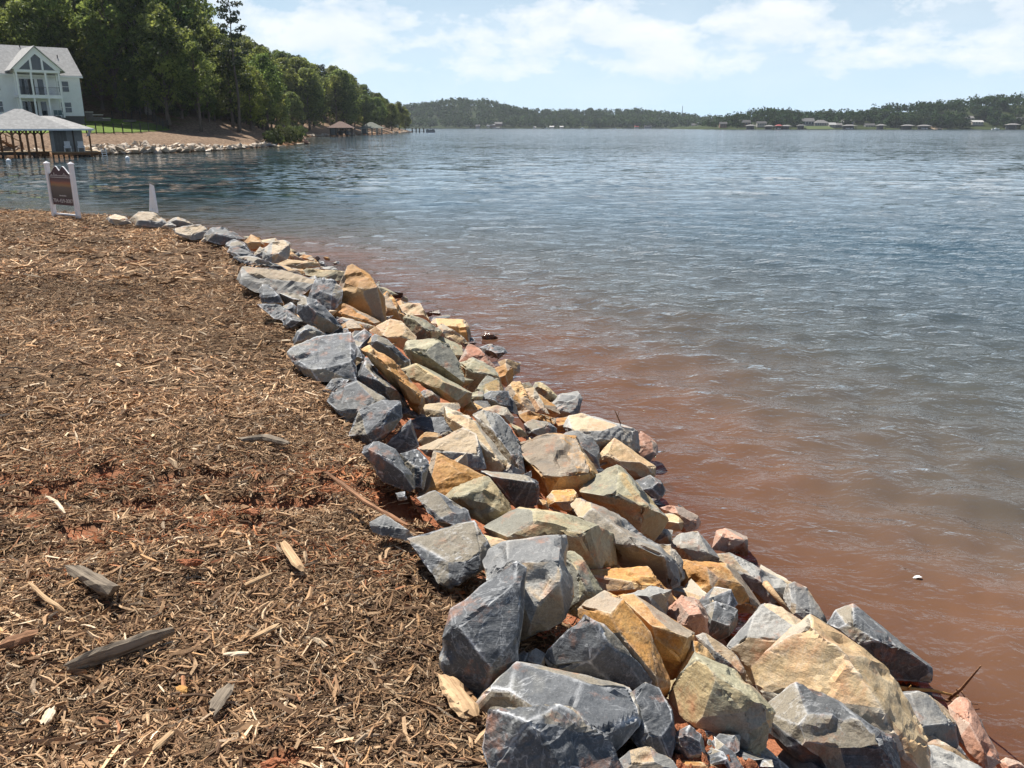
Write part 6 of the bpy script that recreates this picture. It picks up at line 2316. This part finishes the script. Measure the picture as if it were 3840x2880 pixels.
# trees of the right shore: front row as single trees, the rest a mass
PF = {}
for k in range(4):
    rr_ = np.random.default_rng(70 + k)
    lob = [((rr_.normal(0, 3.2), rr_.normal(0, 3.2), 6.0 + rr_.uniform(-3.5, 6)), rr_.uniform(2.2, 3.6), .8) for _ in range(13)]
    PF[k] = (crown_mesh('crown', lob, 7.5, 1.5, 80 + k, FLEAF), trunk_mesh('trunk', 8, .35, [], 90 + k, BARK))
PT.update({'far%d' % k: PF[k] for k in range(4)})
r = np.random.default_rng(41)
sxs = list(np.linspace(2640, 3900, 46))
for j, sx in enumerate(sxs):
    Yd = YR + r.uniform(2, 22)
    sx = sx + r.uniform(-10, 10)
    x = (sx - CX) / F * Yd * 1.045 * cp
    blocked = any(a - 3 < x < b2 + 3 and Yd < yh + 3 for a, b2, yh in occ)
    if blocked:
        Yd += 45
        x = (sx - CX) / F * Yd * 1.045 * cp
    z_ = float(r_z(np.array([x]), np.array([Yd]))[0])
    plant('far%d' % (j % 4), (x, Yd, z_), r.uniform(.7, 1.15) * (.6 if sx < 2720 else 1), 'round dark tree in the front row of the right hand shore', 'front row trees of the right hand shore')
n = 1500
px_ = r.uniform(236, 980, n)
py_ = YR + 14 + 150 * r.random(n) ** 1.1
ok = np.ones(n, bool)
for a, b2, yh in occ:
    if yh < 1200:
        ok &= ~((px_ > a - 1.5) & (px_ < b2 + 1.5) & (py_ < yh + 14))
px_, py_ = px_[ok], py_[ok]
pz_ = r_z(px_, py_) - .4
hs = r.uniform(9, 16, len(px_)) * (1 - .4 * (px_ < 262))
forest('shore_wood', np.stack([px_, py_, pz_], 1), hs, 46, .19, 42, FLEAF, 'dark wood filling the slope of the right hand shore')

# small boats out on the lake
M_WAKE = simple_mat('wake_foam', (0.8, 0.82, 0.84), 0.5, 0.1, 1.0)
for sx, sy, Ls, lb, wk in ((2100 + 750 / 3.687, 480.3, 6, 'speedboat with a white wake crossing the far water', -1), (2100 + 1640 / 3.687, 478.6, 7, 'white motorboat with a long wake near the far right tip', 1),
                           (2100 + 310 / 3.687, 480.6, 5, 'small white boat on the far water', 0), (1600 + 1990 / 4.424, 481.8, 6, 'white boat moored near the far docks', 0), (3240 + 1822 / 3.687, 480.0, 8, 'white cabin boat lying off the right hand shore', 0)):
    Yd = 930 if sx > 3000 else 1250
    p = at_y(sx, 480, Yd)
    e = empty('motorboat', (p[0], Yd, 0))
    tag(e, lb, 'boat')
    hv, hf = [], []
    for i, (u, ww, z0_, z1_) in enumerate(((0, 1.0, -.2, .9), (.5, 1.1, -.25, 1.0), (.8, .8, -.1, 1.15), (1.0, .05, .5, 1.3))):
        x_ = (u - .5) * Ls
        hv += [(x_, -ww, z1_), (x_, -ww * .5, z0_), (x_, ww * .5, z0_), (x_, ww, z1_)]
    for i in range(3):
        for j in range(4):
            hf.append((i * 4 + j, i * 4 + (j + 1) % 4, (i + 1) * 4 + (j + 1) % 4, (i + 1) * 4 + j))
    hf += [(3, 2, 1, 0), (12, 13, 14, 15)]
    me = bpy.data.meshes.new('hull')
    me.from_pydata(hv, [], hf)
    link('hull', me, M_BUOY, e)
    MB().span(-.9, .6, -.7, .7, .95, 1.9).build('cabin', M_DARK if wk else M_BUOY, e)
    if wk:
        ww_ = MB()
        ww_.poly([(-wk * Ls * .4, -.6, .12), (-wk * Ls * 4, -3, .1), (-wk * Ls * 4.4, 3, .1), (-wk * Ls * .4, .6, .12)])
        for k in range(7):
            ww_.box((-wk * Ls * (.45 + .22 * k), 0, .1), (Ls * .26, 1.6 + .3 * k, .55 - .06 * k))
        ww_.build('wake', M_WAKE, e)

# summer air over the lake
hb = MB().span(-700, 1400, -20, 2100, -4.0, 75.0)
m = bpy.data.materials.new('summer_haze')
m.use_nodes = True
t = m.node_tree
t.nodes.clear()
vp = N(t, 'ShaderNodeVolumePrincipled')
vp.inputs['Color'].default_value = (0.80, 0.88, 1.0, 1)
vp.inputs['Density'].default_value = 0.00008
vp.inputs['Anisotropy'].default_value = 0.2
L(t, vp.outputs[0], N(t, 'ShaderNodeOutputMaterial').inputs['Volume'])
HZ = hb.build('haze', m)
tag(HZ, kind='stuff')
# ------------------------------------------------------------------ signs on the bank
def text_mesh(s, size):
    c = bpy.data.curves.new('t', 'FONT')
    c.body = s
    c.size = size
    c.align_x = 'CENTER'
    c.extrude = 0.002
    o = bpy.data.objects.new('t', c)
    COL.objects.link(o)
    dg = bpy.context.evaluated_depsgraph_get()
    me = bpy.data.meshes.new_from_object(o.evaluated_get(dg))
    bpy.data.objects.remove(o, do_unlink=True)
    return me


M_VINYL = simple_mat('white_vinyl', (0.78, 0.77, 0.78), 0.45, 0.04, 3, 0.4, 0.0)
M_MAROON = simple_mat('maroon_board', (0.055, 0.014, 0.022), 0.45, 0.1, 3, 0.4, 0.0)
M_LETTER = simple_mat('pale_letter', (0.62, 0.58, 0.55), 0.5, 0.03, 3, 0.3, 0.0)
m, t, b = new_mat('sunset_print')
tcn = N(t, 'ShaderNodeTexCoord')
sp_ = N(t, 'ShaderNodeSeparateXYZ')
L(t, tcn.outputs['Object'], sp_.inputs[0])
nz = noise(t, mapping(t, tcn.outputs['Object'], scale=(3, 1, 14)), 1.0, 4, .6)
v_ = mth(t, 'ADD', mth(t, 'DIVIDE', sp_.outputs[2], .46), mth(t, 'MULTIPLY', mth(t, 'SUBTRACT', nz, .5), .22))
L(t, ramp(t, [(0.0, (.035, .022, .02)), (0.35, (.07, .045, .035)), (.58, (.10, .06, .045)), (.68, (.26, .13, .035)), (.82, (.30, .085, .02)), (.92, (.12, .03, .03)), (1.0, (.07, .016, .022))], v_), b.inputs['Base Color'])
b.inputs['Roughness'].default_value = 0.4
M_SUNSET = m

pl = ground_pt(205, 812, 0.0)
pr_ = ground_pt(295, 820, 0.0)
pl = pl * 1.0
d_ = pr_ - pl
ang = math.atan2(d_[1], d_[0])
SW = math.hypot(d_[0], d_[1])
kk = np.linalg.norm(pl[:2])
SH = 1.36 * (pl[1] / 22.6)
sg = empty('property_sign', tuple(pl), ang)
tag(sg, 'maroon real estate sign hung between two white posts on the bank', 'sign')
PWD = .10
for xx in (0, SW):
    zz = 0 if xx == 0 else d_[2]
    ps = MB().span(xx - PWD / 2, xx + PWD / 2, -PWD / 2, PWD / 2, zz - .4, zz + SH - .03).build('post', M_VINYL, sg, bevel=.008)
    cpm = MB()
    h2_ = PWD * .6
    cpm.span(xx - h2_, xx + h2_, -h2_, h2_, zz + SH - .03, zz + SH)
    for q in ((-1, -1, 1, -1), (1, -1, 1, 1), (1, 1, -1, 1), (-1, 1, -1, -1)):
        cpm.poly([(xx + q[0] * h2_, q[1] * h2_, zz + SH), (xx + q[2] * h2_, q[3] * h2_, zz + SH), (xx, 0, zz + SH + .05)])
    cpm.build('post_cap', M_VINYL, ps)
MB().span(PWD / 2, SW - PWD / 2, -.025, .025, .06, .10).build('lower_rail', M_VINYL, sg)
# board with a swan neck top
x0_, x1_ = PWD / 2 + .015, SW - PWD / 2 - .015
zb_, zt_ = SH * .235, SH * .80
prof = []
for u in np.linspace(0, 1, 25):
    c_ = abs(u - .5) * 2
    if c_ > .28:
        zz = zt_ + (SH * .145) * (1 - smooth(.28, 1.0, c_))
    else:
        zz = zt_ + SH * .145 - SH * .085 * (1 - (c_ / .28) ** 1.2)
    prof.append((x0_ + (x1_ - x0_) * u, float(zz)))
bd = MB()
bv = []
outline = [(x0_, zb_), (x1_, zb_)] + prof[::-1]
bd.poly([(x, -.018, z_) for x, z_ in outline])
bd.poly([(x, .018, z_) for x, z_ in outline][::-1])
for i in range(len(outline)):
    a, b2 = outline[i], outline[(i + 1) % len(outline)]
    bd.poly([(a[0], -.018, a[1]), (a[0], .018, a[1]), (b2[0], .018, b2[1]), (b2[0], -.018, b2[1])])
board = bd.build('board', M_MAROON, sg)
te = MB()
for a, b2 in zip(prof[:-1], prof[1:]):
    te.bar((a[0], 0, a[1] + .006), (b2[0], 0, b2[1] + .006), .03, .010)
te.build('top_edge', M_VINYL, board)
pic = MB().span(x0_ + .02, x1_ - .0, -.024, -.0185, zb_ + SH * .135, zb_ + SH * .49).build('picture', M_SUNSET, board)
# shift so the print's own coordinates start at its foot
for v in pic.data.vertices:
    v.co.z -= zb_ + SH * .135
pic.location = (0, 0, zb_ + SH * .135)
MB().span(x0_ + .02, x1_ - .01, -.025, -.0185, zb_ + SH * .505, zb_ + SH * .515).build('rule', M_LETTER, board)


def lettering(s, size, x, z_, width=None, par=board, yv=-.0255):
    me = text_mesh(s, size)
    me.materials.clear()
    me.materials.append(M_LETTER)
    o = link('lettering', me, None, par, (x, yv, z_))
    o.rotation_euler = (math.pi / 2, 0, 0)
    if width:
        xs_ = [v.co.x for v in me.vertices]
        o.scale.x = width / (max(xs_) - min(xs_))
    return o


XC = (x0_ + x1_) / 2
lettering('704-459-0087', .14, XC, zb_ + SH * .045, (x1_ - x0_) * .92)
# the name line is too small to read in the photo: strokes of its size only
sl = MB()
rl_ = random.Random(4)
for k in range(15):
    xx = x0_ + .05 + k * (x1_ - x0_ - .1) / 15
    hh_ = rl_.choice([.03, .045, .085]) * SH / 1.36
    sl.span(xx, xx + .022, -.0225, -.0185, zb_ + SH * .53, zb_ + SH * .53 + hh_)
sl.build('name_strokes', M_LETTER, board)
sl = MB()
for k in range(11):
    xx = XC - .12 + k * .028
    sl.span(xx, xx + .018, -.0275, -.0245, zb_ + SH * .165, zb_ + SH * .165 + rl_.choice([.022, .03]))
sl.build('small_strokes', M_LETTER, board)

# small white placard on a wire stake, seen nearly edge on
pb_ = ground_pt(583, 852, 0.0)
ps_ = empty('placard', tuple(pb_), R(0))
tag(ps_, 'blank white placard on a thin wire stake by the far boulders', 'sign')
d0 = pb_[1]


def rel(sx, sy, dy=0.0): return at_y(sx, sy, d0 + dy) - pb_


A, B, C_, D_ = rel(561, 688, -.1), rel(577, 697, .32), rel(594, 800, .32), rel(561, 790, -.1)
pm = MB()
nrm = Vector(B - A).cross(Vector(D_ - A)).normalized() * .006
f1 = [Vector(q) + nrm for q in (A, B, C_, D_)]
f2 = [Vector(q) - nrm for q in (A, B, C_, D_)]
pm.poly(f1).poly(f2[::-1])
for i in range(4):
    pm.poly([f1[i], f2[i], f2[(i + 1) % 4], f1[(i + 1) % 4]])
pm.build('panel', M_VINYL, ps_)
for u in (.38, .62):
    top = Vector(D_).lerp(Vector(C_), u)
    MB().tube([(top.x * .9, top.y * .6, -.3), tuple(top), tuple(top + Vector((0, 0, .2)))], .007, 6).build('wire_leg', M_SHED, ps_)


# ------------------------------------------------------------------ driftwood and twigs at the water
def stick(px, rad, mat, label, z0=.05, z1=None, name='driftwood_stick', extra=()):
    """px: photo pixels with heights above the water"""
    pts_ = [at_z(x, y, zz) for x, y, zz in px]
    o0 = pts_[0]
    mb = MB().tube([tuple(q - o0) for q in pts_], [rad * (1 - .6 * i / (len(pts_) - 1)) for i in range(len(pts_))], 7)
    for ex in extra:
        e_ = [at_z(x, y, zz) - o0 for x, y, zz in ex]
        mb.tube([tuple(q) for q in e_], [rad * .5, rad * .2], 5)
    o = mb.build(name, mat, loc=tuple(o0), smooth=True)
    tag(o, label, 'driftwood')


def dd(u, v): return (2400 + u / 1.5361, 1900 + v / 1.5361)
stick([(*dd(1440, 1035), .22), (*dd(1545, 1052), .20), (*dd(1680, 1058), .16), (*dd(1840, 1095), .08)], .014, WO, 'bare orange stick reaching out over the water', extra=[[(*dd(1545, 1052), .20), (*dd(1560, 1030), .25)]])
stick([(*dd(1765, 1120), .05), (*dd(1850, 1050), .17), (*dd(1910, 980), .30), (*dd(1962, 918), .42)], .010, WB, 'dark twig sticking up out of the water', extra=[[(*dd(1850, 1060), .15), (*dd(1875, 1105), .12)], [(*dd(1835, 1075), .13), (*dd(1822, 1050), .2)]])
stick([(*dd(1700, 1110), .08), (*dd(1850, 1125), .05), (*dd(1945, 1140), .02)], .006, WB, 'thin dark twig lying on the water beside the reddish boulder')
stick([(*dd(725, 445), .42), (*dd(770, 500), .44), (*dd(830, 570), .40), (*dd(878, 628), .34)], .022, WT, 'bent tan branch wedged between grey boulders', name='branch')
stick([(1300 + 1895 / 1.8433, 1400 + 350 / 1.8433, .40), (1300 + 1868 / 1.8433, 1400 + 290 / 1.8433, .56), (1300 + 1852 / 1.8433, 1400 + 255 / 1.8433, .66)], .008, WB, 'small dark twig standing up behind the flat grey block', name='twig',
      extra=[[(1300 + 1872 / 1.8433, 1400 + 300 / 1.8433, .53), (1300 + 1885 / 1.8433, 1400 + 262 / 1.8433, .62)]])
# feather floating on the water
p = at_z(*dd(1596, 410), .015)
fv = [tuple(.6 * c for c in q) for q in [(-.05, 0, 0), (-.02, -.022, .012), (.03, -.024, .02), (.06, 0, .008), (.03, .022, .022), (-.02, .02, .014), (0, 0, .03)]]
me = bpy.data.meshes.new('feather')
me.from_pydata(fv, [], [(0, 1, 6), (1, 2, 6), (2, 3, 6), (3, 4, 6), (4, 5, 6), (5, 0, 6), (5, 4, 3, 2, 1, 0)])
tag(link('feather', me, M_BUOY, loc=tuple(p)), 'white feather floating on the brown water', 'feather')
